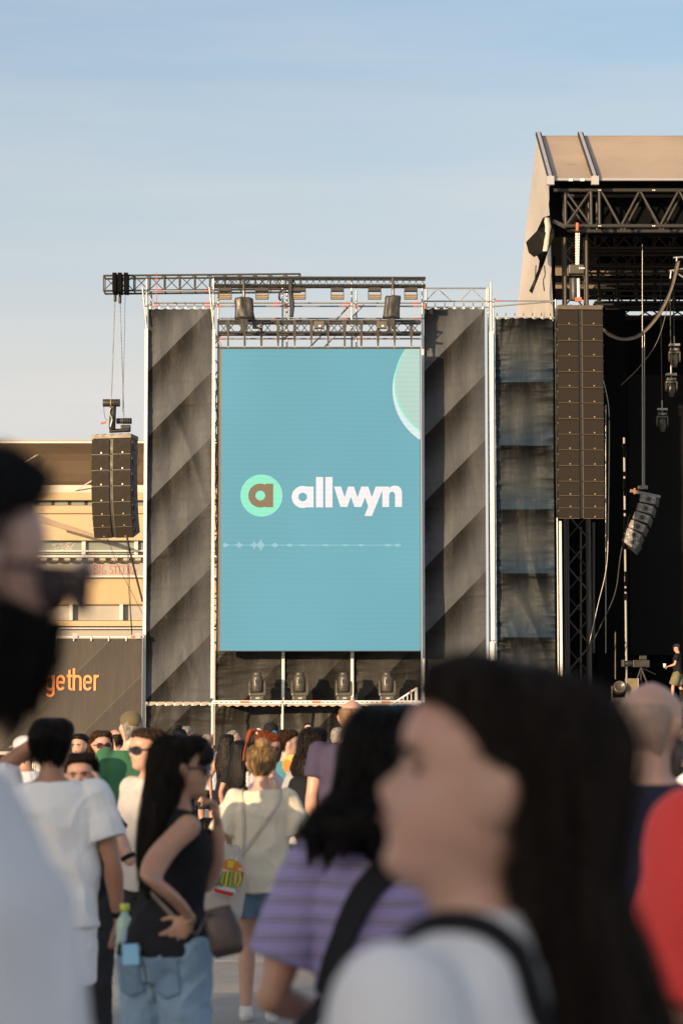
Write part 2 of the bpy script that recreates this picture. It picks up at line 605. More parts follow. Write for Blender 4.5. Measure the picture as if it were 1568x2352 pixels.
def letter(ch, x, z, sx, sz, w, y, m, parent, rot=None, name='letter', thick=None):
    vs, fs = [], []
    for k, st in enumerate(GL[ch]):
        v, f = ribbon([(x + p[0] * sx, z + p[1] * sz) for p in st], w, y, 0.002 * k)
        fs += [tuple(i + len(vs) for i in q) for q in f]
        vs += v
    return link(name, mesh(name, vs, fs, m), rot, parent)


D_ = BD - 0.36
for i, (ch, x, y, s) in enumerate([('B', 216, 1319, 1), ('I', 226, 1319, 1), ('G', 234, 1319, 1), ('S', 252, 1318, .9), ('T', 262, 1318, .8), ('E', 273, 1318, .85), ('E', 283, 1318, .85), ('R', 294, 1319, .9), ('o', 304, 1319, .5), ('r', 311, 1319, .6)]):
    p = P(x, y, D_)
    letter(ch, p.x, p.z, 0.36 * s, 0.36 * s, 0.035, D_, B_SPRAY, bld, name='graffiti_letter')
for x in (135, 150, 162):   # pale tags on the glass
    p = P(x, 1268, BD - 0.13)
    v, f = ribbon([(p.x + random.uniform(-.3, .3), p.z + random.uniform(0, .45)) for _ in range(9)], 0.03, BD - 0.13)
    link('graffiti_scribble', mesh('graffiti_scribble', v, f, B_WHITE), None, bld)

# ================================================================== printed tarps
TD = 75.6                         # depth of the tarp planes


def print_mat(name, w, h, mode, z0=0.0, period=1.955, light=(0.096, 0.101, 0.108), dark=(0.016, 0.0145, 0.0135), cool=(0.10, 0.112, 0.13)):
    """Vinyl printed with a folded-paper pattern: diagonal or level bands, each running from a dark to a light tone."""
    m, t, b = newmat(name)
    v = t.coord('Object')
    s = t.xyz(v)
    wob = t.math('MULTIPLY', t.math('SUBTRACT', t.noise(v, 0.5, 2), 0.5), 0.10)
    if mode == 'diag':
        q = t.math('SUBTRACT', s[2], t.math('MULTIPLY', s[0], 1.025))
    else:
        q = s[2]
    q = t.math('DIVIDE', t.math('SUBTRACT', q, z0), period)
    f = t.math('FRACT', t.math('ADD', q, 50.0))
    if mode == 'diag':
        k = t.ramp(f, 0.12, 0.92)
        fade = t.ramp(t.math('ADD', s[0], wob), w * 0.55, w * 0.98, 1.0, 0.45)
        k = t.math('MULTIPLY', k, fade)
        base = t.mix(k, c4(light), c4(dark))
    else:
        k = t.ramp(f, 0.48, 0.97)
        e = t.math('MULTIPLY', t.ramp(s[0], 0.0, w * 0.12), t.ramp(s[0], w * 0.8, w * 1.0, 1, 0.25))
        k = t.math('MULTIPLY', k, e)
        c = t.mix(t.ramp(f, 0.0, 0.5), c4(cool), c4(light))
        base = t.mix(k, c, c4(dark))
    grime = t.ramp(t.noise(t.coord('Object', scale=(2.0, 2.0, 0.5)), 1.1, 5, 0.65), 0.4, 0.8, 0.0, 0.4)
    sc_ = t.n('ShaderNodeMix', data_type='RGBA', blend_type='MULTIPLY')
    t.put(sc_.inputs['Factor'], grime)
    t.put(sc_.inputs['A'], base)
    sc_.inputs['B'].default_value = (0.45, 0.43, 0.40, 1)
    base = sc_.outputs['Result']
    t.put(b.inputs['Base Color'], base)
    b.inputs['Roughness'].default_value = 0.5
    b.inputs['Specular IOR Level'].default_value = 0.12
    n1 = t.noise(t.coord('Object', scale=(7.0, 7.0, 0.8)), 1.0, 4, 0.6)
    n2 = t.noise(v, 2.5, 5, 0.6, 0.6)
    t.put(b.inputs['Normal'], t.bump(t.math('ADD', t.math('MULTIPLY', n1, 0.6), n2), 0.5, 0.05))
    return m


def tarp(name, label, x0, y0, x1, y1, D, m, seed, amp=1.0, top_folds=0.03, side=0.03, ncol=44, nrow=None, eyelets=True, crease=0.012, group=None, scallop=0.04, sidelen=0.22):
    """A laced vinyl sheet from picture corners at depth D: billow, folds hanging from the eyelets, pull wrinkles at the edges."""
    a, b_ = P(x0, y0, D), P(x1, y1, D)
    w, h = b_.x - a.x, a.z - b_.z
    nrow = nrow or max(24, int(h * 24))
    th = thing(name, label, 'tarp', (a.x, D, b_.z), 0, group)
    vs, fs = [], []
    for j in range(nrow + 1):
        zz = h * j / nrow
        for i in range(ncol + 1):
            xx = w * i / ncol
            p = (xx, seed * 3.1, zz)
            d = 0.10 * amp * fn(p, 0.45, seed)
            d += 0.045 * amp * fn((xx * 2.2, 0, zz * 0.5), 1.0, seed + 4)
            d += 0.05 * amp * max(0, 1 - 4 * abs(fn((xx * 1.1 + zz * 0.35, 0, zz * 0.22), 1.0, seed + 17))) * max(0, fn((xx * .5, 0, zz * .3), 1.0, seed + 27) + .15)
            edge = math.exp(-xx / sidelen) + math.exp(-(w - xx) / sidelen)
            d += side * edge * fn((xx * 0.9, 0, zz * 5.5), 1.0, seed + 9)
            d += side * 0.7 * edge * fn((xx * 2.0, 0, zz * 11.0), 1.0, seed + 13)
            top = math.exp(-(h - zz) / 0.9)
            fan = xx + (h - zz) * 0.75 * fn((xx * 0.9, 0, 0), 1.0, seed + 2)
            pull = max(0.0, 0.25 + 1.6 * fn((fan * 1.3, 0, 0), 1.0, seed + 6))
            d += top_folds * top * pull * (1 - abs(fn((fan * 4.5, 0, zz * 0.3), 1.0, seed + 7)) * 2.2)
            d += crease * (1 - min(1, abs(fn((xx * 0.12, 0, zz * 1.1), 1.0, seed + 20)) * 9))
            zt = 0.0
            if j == nrow:
                zt = -scallop * (0.5 - 0.5 * math.cos(2 * math.pi * xx / 0.26))
            vs.append((xx, -d, zz + zt))
    n = ncol + 1
    for j in range(nrow):
        for i in range(ncol):
            fs.append((j * n + i, j * n + i + 1, (j + 1) * n + i + 1, (j + 1) * n + i))
    link('sheet', mesh('sheet', vs, fs, m, True), Matrix.Translation((a.x, D, b_.z)), th)
    if eyelets:
        k = int(w / 0.27)
        for i in range(k + 1):
            x = a.x + 0.06 + (w - 0.12) * i / k
            box('lacing_tie', (x, D - 0.04, a.z + 0.0), (0.05, 0.05, 0.07), WHITE_RAIL, th)
            tube('tie_cord', (x, D - 0.03, a.z), (x, D + 0.02, a.z + 0.16), 0.012, CABLE, th, 5)
    return th


def zoff(x0, y_edge, y_bottom):
    return P(x0, y_edge, TD).z - P(x0, y_bottom, TD).z


wl = P(488, 1000, TD).x - P(341, 1000, TD).x
hl = P(341, 708, TD).z - P(341, 1612, TD).z
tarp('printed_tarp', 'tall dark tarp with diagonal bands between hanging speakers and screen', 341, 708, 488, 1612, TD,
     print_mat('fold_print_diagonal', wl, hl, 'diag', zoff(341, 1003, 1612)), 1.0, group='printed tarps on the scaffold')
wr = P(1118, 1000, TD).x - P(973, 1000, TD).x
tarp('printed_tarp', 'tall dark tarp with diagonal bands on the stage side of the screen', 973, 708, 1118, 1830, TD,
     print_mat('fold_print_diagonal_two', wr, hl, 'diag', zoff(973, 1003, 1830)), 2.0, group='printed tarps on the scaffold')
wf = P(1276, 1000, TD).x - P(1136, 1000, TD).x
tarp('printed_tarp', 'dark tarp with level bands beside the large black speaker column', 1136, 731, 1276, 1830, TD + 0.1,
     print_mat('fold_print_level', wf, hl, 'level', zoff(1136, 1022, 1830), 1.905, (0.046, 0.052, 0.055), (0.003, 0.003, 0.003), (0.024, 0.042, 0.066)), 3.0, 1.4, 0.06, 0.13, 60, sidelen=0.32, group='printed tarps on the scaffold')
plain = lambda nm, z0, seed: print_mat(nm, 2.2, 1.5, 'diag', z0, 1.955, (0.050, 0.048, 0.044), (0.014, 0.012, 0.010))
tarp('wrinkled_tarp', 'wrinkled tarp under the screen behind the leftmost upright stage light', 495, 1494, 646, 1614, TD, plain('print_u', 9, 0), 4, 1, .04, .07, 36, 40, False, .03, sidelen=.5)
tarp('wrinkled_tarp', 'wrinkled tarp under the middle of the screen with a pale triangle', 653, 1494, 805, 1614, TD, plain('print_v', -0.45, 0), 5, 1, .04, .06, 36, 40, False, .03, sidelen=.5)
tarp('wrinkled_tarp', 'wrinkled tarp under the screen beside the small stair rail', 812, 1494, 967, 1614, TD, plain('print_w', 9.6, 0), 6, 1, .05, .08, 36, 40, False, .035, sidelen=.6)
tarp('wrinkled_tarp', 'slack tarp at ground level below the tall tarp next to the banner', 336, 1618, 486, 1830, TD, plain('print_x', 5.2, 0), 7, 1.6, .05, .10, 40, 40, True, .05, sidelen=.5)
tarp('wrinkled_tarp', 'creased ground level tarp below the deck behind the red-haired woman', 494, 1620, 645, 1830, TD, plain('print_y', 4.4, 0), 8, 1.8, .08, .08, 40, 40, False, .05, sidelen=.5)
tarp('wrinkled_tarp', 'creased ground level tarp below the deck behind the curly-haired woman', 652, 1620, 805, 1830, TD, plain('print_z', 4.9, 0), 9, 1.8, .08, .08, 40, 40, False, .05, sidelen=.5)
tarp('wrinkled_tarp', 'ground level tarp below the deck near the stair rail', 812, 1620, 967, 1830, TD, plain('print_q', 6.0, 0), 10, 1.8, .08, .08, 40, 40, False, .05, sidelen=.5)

# ================================================================== banner fence with the printed word
FD = 75.2
banner = thing('printed_banner', 'brown banner fence printed with an orange word, left of the scaffold', 'banner', (P(100, 1600, FD).x, FD, 0))
a, b_ = P(-160, 1467, FD), P(325, 1760, FD)
mb, t, b = newmat('banner_print')
v = t.coord('Object')
s = t.xyz(v)
q = t.math('DIVIDE', t.math('SUBTRACT', s[2], t.math('MULTIPLY', s[0], 1.0)), 1.98)
f = t.math('FRACT', t.math('ADD', q, 20.34))
base = t.mix(t.ramp(f, 0.0, 1.0, smooth=False), (0.058, 0.047, 0.037, 1), (0.040, 0.031, 0.024, 1))
line = t.math('LESS_THAN', f, 0.012)
base = t.mix(t.math('MULTIPLY', line, 0.3), base, (0.25, 0.2, 0.15, 1))
base = t.mix(t.ramp(t.noise(v, 1.5, 5, 0.6), 0.4, 0.8, 0, 0.3), base, (0.06, 0.05, 0.04, 1))
t.put(b.inputs['Base Color'], base)
b.inputs['Roughness'].default_value = 0.6
t.put(b.inputs['Normal'], t.bump(t.noise(t.coord('Object', scale=(3, 3, .6)), 1.0, 4), 0.3, 0.05))
w, h = b_.x - a.x, a.z - 0.05
vs, fs = [], []
nx, nzr = 60, 40
for j in range(nzr + 1):
    for i in range(nx + 1):
        xx, zz = w * i / nx, h * j / nzr
        d = 0.012 * fn((xx, 0, zz), 0.5, 31) + 0.008 * fn((xx * 3, 0, zz * .4), 1, 33) + 0.015 * math.exp(-(w - xx) / .3) * fn((xx, 0, zz * 4), 1, 35)
        vs.append((xx, -d, zz))
for j in range(nzr):
    for i in range(nx):
        k = j * (nx + 1) + i
        fs.append((k, k + 1, k + nx + 2, k + nx + 1))
link('sheet', mesh('banner_sheet', vs, fs, mb, True), Matrix.Translation((a.x, FD, 0.05)), banner)
tube('top_tube', (a.x, FD + 0.0, a.z + 0.05), (b_.x + 0.05, FD, a.z + 0.05), 0.026, WHITE_RAIL, banner)
for x in (-120, 60, 173, 318):
    tube('post', (P(x, 1500, FD).x, FD + 0.1, 0), (P(x, 1500, FD).x, FD + 0.1, a.z + 0.12), 0.03, STEEL, banner)
    box('clamp', (P(x, 1500, FD).x, FD - 0.02, a.z + 0.08), (0.16, 0.12, 0.16), STEEL, banner)
for x in range(-150, 325, 40):
    box('tie', (P(x, 1500, FD).x, FD - 0.04, a.z), (0.03, 0.04, 0.14), WHITE_RAIL, banner)
box('tie_mark', (P(310, 1466, FD).x, FD - 0.03, a.z + 0.05), (0.2, 0.06, 0.06), RED_MARK, banner)
LD = FD - 0.028
z0, xh = P(0, 1586, LD).z, P(0, 1550, LD).z - P(0, 1586, LD).z
xs = {'t0': 68, 'o': 83.5, 'g': 105.5, 'e': 129.5, 't': 152.5, 'h': 167.5, 'e2': 191.5, 'r': 215.5}
for i, (k, x) in enumerate(xs.items()):
    u = i / 7
    m = mat('orange_print_%d' % i, (0.80, 0.22 + 0.14 * u, 0.05 + 0.08 * u), 0.6, 0, 0.08, 2)
    letter(k[0], P(x, 1586, LD).x, z0, 0.42, xh, 0.072, LD, m, banner)

# ================================================================== scaffold carrying the screen
SD = 74.6                         # front plane of the screen
sc = thing('scaffold_tower', 'galvanised scaffold tower holding the screen and tarps', 'scaffold', (P(730, 1700, TD).x, TD + 0.3, 0))


def vpost(x, y_top, D=TD, r=0.028, y_bot=None, m=STEEL, name='standard'):
    p = P(x, y_top, D)
    zb = 0.0 if y_bot is None else P(x, y_bot, D).z
    return tube(name, (p.x, D, zb), (p.x, D, p.z), r, m, sc)


def ledger(x0, x1, y, D=TD, r=0.025, y1=None, name='ledger', m=STEEL, marks=()):
    a, b_ = P(x0, y, D), P(x1, y if y1 is None else y1, D)
    o = tube(name, a, b_, r, m, sc)
    for k in marks:
        p = a.lerp(b_, k)
        q = (b_ - a).normalized() * 0.085
        tube('paint_mark', p - q, p + q, r * 1.12, RED_MARK, sc)
    return o


# white keder rails edging the tarps
RAILS = [(337, 755, 1800, 0.075), (491.5, 757, 1604, 0.075), (970.5, 770, 1640, 0.055), (1127.5, 762, 1470, 0.10), (1128.5, 1474, 1640, 0.09), (1285.5, 1197, 1650, 0.06)]
for x, y0, y1, wd in RAILS:
    a, b_ = P(x, y0, TD - 0.12), P(x, y1, TD - 0.12)
    box('keder_rail', (a.x, TD - 0.12, (a.z + b_.z) / 2), (wd * 1.25, 0.07, a.z - b_.z), WHITE_RAIL, sc, bevel=0.01)
for x in (650.5, 808.5):
    a, b_ = P(x, 1495, TD - 0.1), P(x, 1601, TD - 0.1)
    box('keder_rail', (a.x, TD - 0.1, (a.z + b_.z) / 2), (0.085, 0.06, a.z - b_.z), WHITE_RAIL, sc, bevel=0.01)
for x, yt in ((337.5, 641), (348, 668), (491, 640), (502, 662), (649, 641), (659, 668), (807.5, 640), (818, 668), (969, 638), (978, 663), (1120, 660), (1126.5, 648), (1275, 688)):
    vpost(x, yt, TD if x in (337.5, 491, 649, 807.5, 969, 1126.5, 1275) else TD + 1.1)
for x in (1133,):
    vpost(x, 690, TD + .05, 0.022)
for x0, x1 in ((345, 491), (491, 649), (649, 807.5), (807.5, 969)):
    for y, mk in ((668 if x0 < 490 else 660.5, (.15, .9)), (703.5, (.1, .9)), (778, (.12,))):
        if x0 < 490 and y == 778:
            continue
        ledger(x0, x1, y, TD, marks=mk)
    ledger(x0 + 10, x1 + 10, 696, TD + 1.1, marks=(.85,))
    if x0 > 400:
        ledger(x0 + 10, x1 + 10, 731.5, TD + 1.1, marks=(.85,))
for x, y in ((337.5, 703), (491, 703), (649, 703), (807.5, 703), (969, 703), (1126.5, 692), (491, 778), (649, 778), (807.5, 778)):
    ledger(x, x + 11, y, TD, y1=y - 6)
    p = P(x, y, TD)
    tube('rosette', p - Vector((0, 0, .012)), p + Vector((0, 0, .012)), 0.062, STEEL, sc, 10)
    box('wedge_head', p + Vector((0.07, -0.02, 0)), (0.07, 0.05, 0.075), RED_MARK if x in (649, 969) else STEEL, sc)
# toe of each standard leaning outward at the very top
for x in (337.5, 491):
    tube('inclined_tube', P(x - 10, 660, TD - 0.2), P(x - 1, 745, TD - .2), 0.026, STEEL, sc)
ledger(804, 712, 700, TD + 0.5, y1=797, name='diagonal_brace', marks=(.12,))
ledger(835, 745, 700, TD + 1.0, y1=797, name='diagonal_brace')
ledger(337, 357, 668, TD, y1=705, name='diagonal_brace')
ledger(491, 510, 760, TD, y1=800, name='diagonal_brace')
ledger(649, 665, 690, TD + .5, y1=740, name='diagonal_brace')
# lattice guard girder between the screen and the right tower
ledger(972, 1117, 662, TD); ledger(972, 1117, 692, TD); ledger(972, 1123, 706, TD)
pts = [975, 1005, 1037, 1055, 1083, 1113]
ys = [693, 663, 692, 692, 663, 692]
for i in range(5):
    if i != 2:
        ledger(pts[i], pts[i + 1], ys[i], TD, 0.014, ys[i + 1], 'girder_brace')
ledger(1116, 1116, 662, TD, .02, 700, 'girder_end')
ledger(1127, 1275, 691, TD, .022, marks=(.12,)); ledger(1130, 1275, 704, TD, .022, 692, 'diagonal_brace'); ledger(1131, 1278, 730, TD + .05, .02)
# side frames seen in the slit left of the screen
for k in range(20):
    y = 790 + 36 * k
    ledger(494, 506, y, TD + 1.0, .02, y + (18 if k % 2 else -18), 'side_brace')
    if k % 2 == 0:
        ledger(493, 508, y + 8, TD + .6, .02)
vpost(503, 790, TD + 1.3, .025)
pipe('hanging_cable', [P(497 + 1.8 * math.sin(k * 1.3), 870 + 14 * k, TD - .05) for k in range(30)], 0.02, CABLE, sc)
pipe('hanging_cable', [P(499 + 2.2 * math.sin(k * .9 + 2), 1120 + 13 * k, TD - .1) for k in range(28)], 0.018, CABLE, sc)
# deck below the screen
zt = P(700, 1610, TD - 1.0).z
for x0, x1 in ((487, 649), (651, 808), (810, 968)):
    a, b_ = P(x0, 1612, SD - 0.35), P(x1, 1612, SD - 0.35)
    dk = box('deck_beam', ((a.x + b_.x) / 2, SD - 0.35, zt - 0.04), (b_.x - a.x, 0.05, 0.095), WHITE_RAIL, sc, bevel=0.008)
    for k in range(int((b_.x - a.x) / 0.145)):
        if k % 7 == 5:
            continue
        box('slot', (a.x + 0.12 + 0.145 * k, SD - 0.377, zt - 0.045), (0.07, 0.012, 0.022), B_DARK, dk)
    box('deck_board', ((a.x + b_.x) / 2, SD + 0.3, zt - 0.02), (b_.x - a.x - 0.01, 1.25, 0.05), STEEL, sc)
    box('paint_mark', (a.x + 0.95, SD - 0.378, zt - 0.04), (0.26, 0.012, 0.06), RED_MARK, dk)
for x in (488, 649.5, 808.5, 968):
    p = P(x, 1620, SD - 0.35)
    tube('standard', (p.x, SD - 0.3, 0), (p.x, SD - 0.3, zt - 0.09), 0.036, WHITE_RAIL if x < 640 else STEEL, sc)
    tube('paint_mark', (p.x, SD - 0.3, 1.55), (p.x, SD - 0.3, 1.9), 0.038, RED_MARK, sc)
ledger(487, 968, 1830, SD - .3)
# stair rail
st = thing('stair_rail', 'short white sloping handrail with uprights at the deck end', 'handrail', P(925, 1690, SD - 1.2) * 1)
a, b_ = P(893, 1622, SD - 1.2), P(957, 1580, SD - 1.2)
tube('handrail', a, b_, 0.028, WHITE_RAIL, st)
tube('paint_mark', a.lerp(b_, .72), a.lerp(b_, .8), 0.031, RED_MARK, st)
for k in range(7):
    p = a.lerp(b_, 0.1 + 0.14 * k)
    tube('baluster', p, p - Vector((0, 0, 0.42)), 0.014, WHITE_RAIL, st)
tube('stringer', a - Vector((0, 0, .45)), b_ - Vector((0, 0, .42)), 0.03, WHITE_RAIL, st)
tube('post', (a.x, a.y, 0), (a.x, a.y, a.z), 0.03, WHITE_RAIL, st)
tube('post', (b_.x, b_.y, 0), (b_.x, b_.y, b_.z), 0.03, WHITE_RAIL, st)

# ================================================================== LED screen
def led(name, col, k=1.0, lines=0.022):
    m, t, b = newmat(name)
    v = t.coord('Object')
    s = t.xyz(v)
    ln = t.math('SINE', t.math('MULTIPLY', s[2], 2 * math.pi / 0.045))
    ln2 = t.math('SINE', t.math('ADD', t.math('MULTIPLY', s[2], 2 * math.pi / 0.145), t.math('ADD', t.math('MULTIPLY', s[0], 0.35), t.math('MULTIPLY', t.noise(v, 0.7, 3), 5.0))))
    slow = t.noise(v, 0.25, 2)
    g = t.math('ADD', 1.0, t.math('ADD', t.math('MULTIPLY', ln, lines * .5), t.math('MULTIPLY', ln2, lines)))
    g = t.math('MULTIPLY', g, t.ramp(slow, 0.3, 0.7, 0.96, 1.04))
    b.inputs['Base Color'].default_value = c4([c * 0.06 for c in col])
    b.inputs['Roughness'].default_value = 0.5
    b.inputs['Specular IOR Level'].default_value = 0.2
    b.inputs['Emission Color'].default_value = c4(col)
    t.put(b.inputs['Emission Strength'], t.math('MULTIPLY', g, k * 2 ** -EXPO))
    return m


def lin(r, g, b):
    f = lambda c: (c / 255 / 12.92) if c <= 10 else ((c / 255 + 0.055) / 1.055) ** 2.4
    return (f(r), f(g), f(b))


L_BLUE = led('led_blue', lin(110, 174, 187), .93)
L_WHITE = led('led_white', lin(240, 234, 236), 1, .03)
L_MINT = led('led_mint', lin(144, 232, 200), 1, .03)
L_PALE = led('led_pale_green', lin(180, 212, 203), .93, .03)
L_PALE2 = led('led_pale_grey', lin(212, 228, 228), 1, .03)
L_BROWN = led('led_brown', lin(143, 122, 92), 1, .03)
L_WAVE = led('led_wave', lin(176, 216, 224), 1, .03)
scr = thing('video_screen', 'tall blue video screen showing a mint logo and a white word', 'screen', (P(737, 1495, SD).x, SD, P(737, 1495, SD).z))
a, b_ = P(503.5, 796.5, SD), P(967, 1496, SD)
CAB = mat('screen_cabinet', (0.16, 0.125, 0.09), 0.6, 0, 0.15, 2)
CABD = mat('screen_cabinet_dark', (0.06, 0.055, 0.05), 0.6, 0, 0.2, 2)
box('cabinet', ((a.x + b_.x) / 2, SD + 0.16, (a.z + b_.z) / 2), (b_.x - a.x, 0.28, a.z - b_.z), CAB, scr)
p0, p1 = P(509, 801.5, SD), P(965.5, 1494.5, SD)
face = box('display_face', ((p0.x + p1.x) / 2, SD + 0.012, (p0.z + p1.z) / 2), (p1.x - p0.x, 0.02, p0.z - p1.z), L_BLUE, scr)
# the display face uses its own mesh so the line pattern keeps its scale
face.data = mesh('display_face', [(x, y, z) for x in (p0.x, p1.x) for y in (SD + .002, SD + .03) for z in (p1.z, p0.z)],
                 [(0, 1, 3, 2), (4, 6, 7, 5), (0, 4, 5, 1), (2, 3, 7, 6), (0, 2, 6, 4), (1, 5, 7, 3)], L_BLUE)
face.matrix_basis = Matrix.Identity(4)
WM[face.name] = Matrix.Identity(4)
for k in range(12):
    x0_, x1_ = a.x + (b_.x - a.x) * k / 12, a.x + (b_.x - a.x) * (k + 1) / 12
    box('top_cap', ((x0_ + x1_) / 2, SD + 0.01, a.z - 0.03), (x1_ - x0_ - 0.012, 0.06, 0.055), CABD, scr)
box('bottom_cap', ((a.x + b_.x) / 2, SD + 0.01, b_.z + 0.006), (b_.x - a.x, 0.06, 0.02), BLACK_STEEL, scr)
box('side_cap', (b_.x - 0.007, SD + 0.01, (a.z + b_.z) / 2), (0.016, 0.06, a.z - b_.z), BLACK_STEEL, scr)


def sp(x, y):
    q = P(x, y, SD)
    return (q.x, q.z)


def flat(name, pts, m, layer, parent=scr):
    vs = [(x, SD - 0.003 * layer, z) for x, z in pts]
    return link(name, mesh(name, vs, [tuple(range(len(vs)))], m), None, parent)


def ring(name, c, ro, ri, m, layer, n=64):
    vs, fs = [], []
    for i in range(n):
        an = 2 * math.pi * i / n
        for r in (ro, ri):
            q = sp(c[0] + r * math.cos(an), c[1] + r * math.sin(an))
            vs.append((q[0], SD - 0.003 * layer, q[1]))
    for i in range(n):
        j = (i + 1) % n
        fs.append((2 * i, 2 * i + 1, 2 * j + 1, 2 * j))
    return link(name, mesh(name, vs, fs, m), None, scr)


Z = lambda x, y: sp(514.4 + x * 0.2929, 1065.6 + y * 0.2929)
circ = lambda cx, cy, r, a0=0, a1=360, n=56: [(cx + r * math.cos(R(a0 + (a1 - a0) * i / n)), cy + r * math.sin(R(a0 + (a1 - a0) * i / n))) for i in range(n + (a1 - a0 < 360))]
flat('logo_disc', [sp(*q) for q in circ(600.5, 1138.2, 48.3)], L_MINT, 1)
cz = lambda x, y: (514.4 + x * 0.2929, 1065.6 + y * 0.2929)
ring('logo_letter_bowl', cz(285, 248), 94 * .2929, 38 * .2929, L_BROWN, 2)
flat('logo_letter_stem', [Z(327, 155), Z(386, 155), Z(386, 340), Z(322, 340), Z(322, 310), Z(336, 290), Z(336, 206), Z(327, 180)], L_BROWN, 3)
ring('letter_bowl', cz(617, 259), 86 * .2929, 34 * .2929, L_WHITE, 1)
flat('letter_stem', [Z(647, 178), Z(702, 178), Z(702, 340), Z(647, 340), Z(647, 318), Z(660, 300), Z(660, 218), Z(647, 195)], L_WHITE, 2)
flat('letter', [Z(721, 103), Z(777, 103), Z(777, 340), Z(721, 340)], L_WHITE, 1)
flat('letter', [Z(794, 103), Z(850, 103), Z(850, 340), Z(794, 340)], L_WHITE, 1)


def tri(name, pts, m, layer):
    """A flat outline that may be concave, filled."""
    bm = bmesh.new()
    vv = [bm.verts.new((x, SD - 0.003 * layer, z)) for x, z in pts]
    es = [bm.edges.new((vv[i], vv[(i + 1) % len(vv)])) for i in range(len(vv))]
    bmesh.ops.triangle_fill(bm, edges=es, use_beauty=True)
    me = bpy.data.meshes.new(name)
    bm.to_mesh(me); bm.free()
    me.materials.append(m)
    return link(name, me, None, scr)


tri('letter', [Z(*q) for q in [(862, 178), (917, 178), (945, 262), (972, 178), (1018, 178), (1046, 262), (1075, 178), (1077, 337), (1022, 337), (994, 257), (966, 337), (912, 337)]], L_WHITE, 1)
tri('letter', [Z(*q) for q in [(1074, 178), (1130, 178), (1158, 262), (1188, 178), (1252, 178), (1158, 408), (1100, 408), (1130, 333), (1105, 262), (1076, 337)]], L_WHITE, 2)
nn = [(1240, 337), (1240, 178), (1293, 178), (1293, 192), (1305, 180), (1322, 172), (1345, 170), (1366, 176), (1383, 190), (1392, 212), (1394, 235), (1394, 337), (1340, 337), (1340, 245), (1336, 228), (1327, 219), (1316, 217), (1304, 221), (1296, 232), (1293, 248), (1293, 337)]
tri('letter', [Z(*q) for q in nn], L_WHITE, 3)


def clipped(name, c, r, m, layer):
    """Disc cut by the screen edge."""
    pts = []
    for i in range(200):
        an = 2 * math.pi * i / 200
        x, y = c[0] + r * math.cos(an), c[1] + r * math.sin(an)
        if x <= 965.4 and y >= 801.6:
            pts.append((an, x, y))
    pts.sort()
    out = [(x, y) for _, x, y in pts]
    f, l = out[0], out[-1]
    out = [(965.4, f[1])] + out if f[0] > l[0] else out
    out = out + [(l[0], 801.6), (965.4, 801.6)] if l[1] < f[1] else [(f[0], 801.6)] + out
    return flat(name, [sp(*q) for q in out], m, layer)


clipped('picture_disc_rim', (1040, 894), 139, L_PALE2, 1)
clipped('picture_disc_line', (1038, 880), 133.2, L_MINT, 2)
clipped('picture_disc', (1040, 879), 131.5, L_PALE, 3)
vs, fs = [], []
amp = {517: 7, 549: 8, 583: 9, 598: 15, 631: 8, 664: 5, 695: 2.5, 747: 3, 793: 3, 828: 3, 890: 4, 912: 4.5}
x = 513.0
while x < 922:
    hgt = 0.7
    for k, v_ in amp.items():
        hgt = max(hgt, v_ * (1 - abs(x - k) / (9 if v_ > 4 else 12)) * (0.7 + 0.3 * random.random()))
    q0, q1 = sp(x, 1252 - hgt), sp(x + 1.15, 1252 + hgt)
    n = len(vs)
    vs += [(q0[0], SD - .003, q0[1]), (q1[0], SD - .003, q0[1]), (q1[0], SD - .003, q1[1]), (q0[0], SD - .003, q1[1])]
    fs.append((n, n + 1, n + 2, n + 3))
    x += 2.25
link('sound_wave_line', mesh('sound_wave_line', vs, fs, L_WAVE), None, scr)

# ================================================================== trusses
def truss(name, label, A, B, hgt, dep, m, rc=0.028, rb=0.014, bay=0.47, style='x', verts=True, group=None, back=True):
    """Four-chord box truss from A to B (lower front chord line), height hgt, depth dep towards +Y."""
    A, B = Vector(A), Vector(B)
    th = thing(name, label, 'truss', A.lerp(B, .5), 0, group)
    up, dp = Vector((0, 0, hgt)), Vector((0, dep, 0))
    for o in (Vector(), up, dp, up + dp):
        tube('chord', A + o, B + o, rc, m, th)
    n = max(1, round((B - A).length / bay))
    for i in range(n + 1):
        p = A.lerp(B, i / n)
        if verts:
            tube('upright', p, p + up, rb * 1.25, m, th, 6)
            if back:
                tube('upright', p + dp, p + dp + up, rb * 1.25, m, th, 6)
        if i % 2 == 0:
            tube('cross_bar', p, p + dp, rb, m, th, 6)
            tube('cross_bar', p + up, p + up + dp, rb, m, th, 6)
        if i < n:
            q = A.lerp(B, (i + 1) / n)
            if style == 'x':
                tube('diagonal', p, q + up, rb, m, th, 6)
                tube('diagonal', p + up, q, rb, m, th, 6)
            elif style == 'w':
                if i % 2: tube('diagonal', p, q + up, rb, m, th, 6)
                else: tube('diagonal', p + up, q, rb, m, th, 6)
                if back:
                    if i % 2: tube('diagonal', p + dp + up, q + dp, rb, m, th, 6)
                    else: tube('diagonal', p + dp, q + dp + up, rb, m, th, 6)
    return th


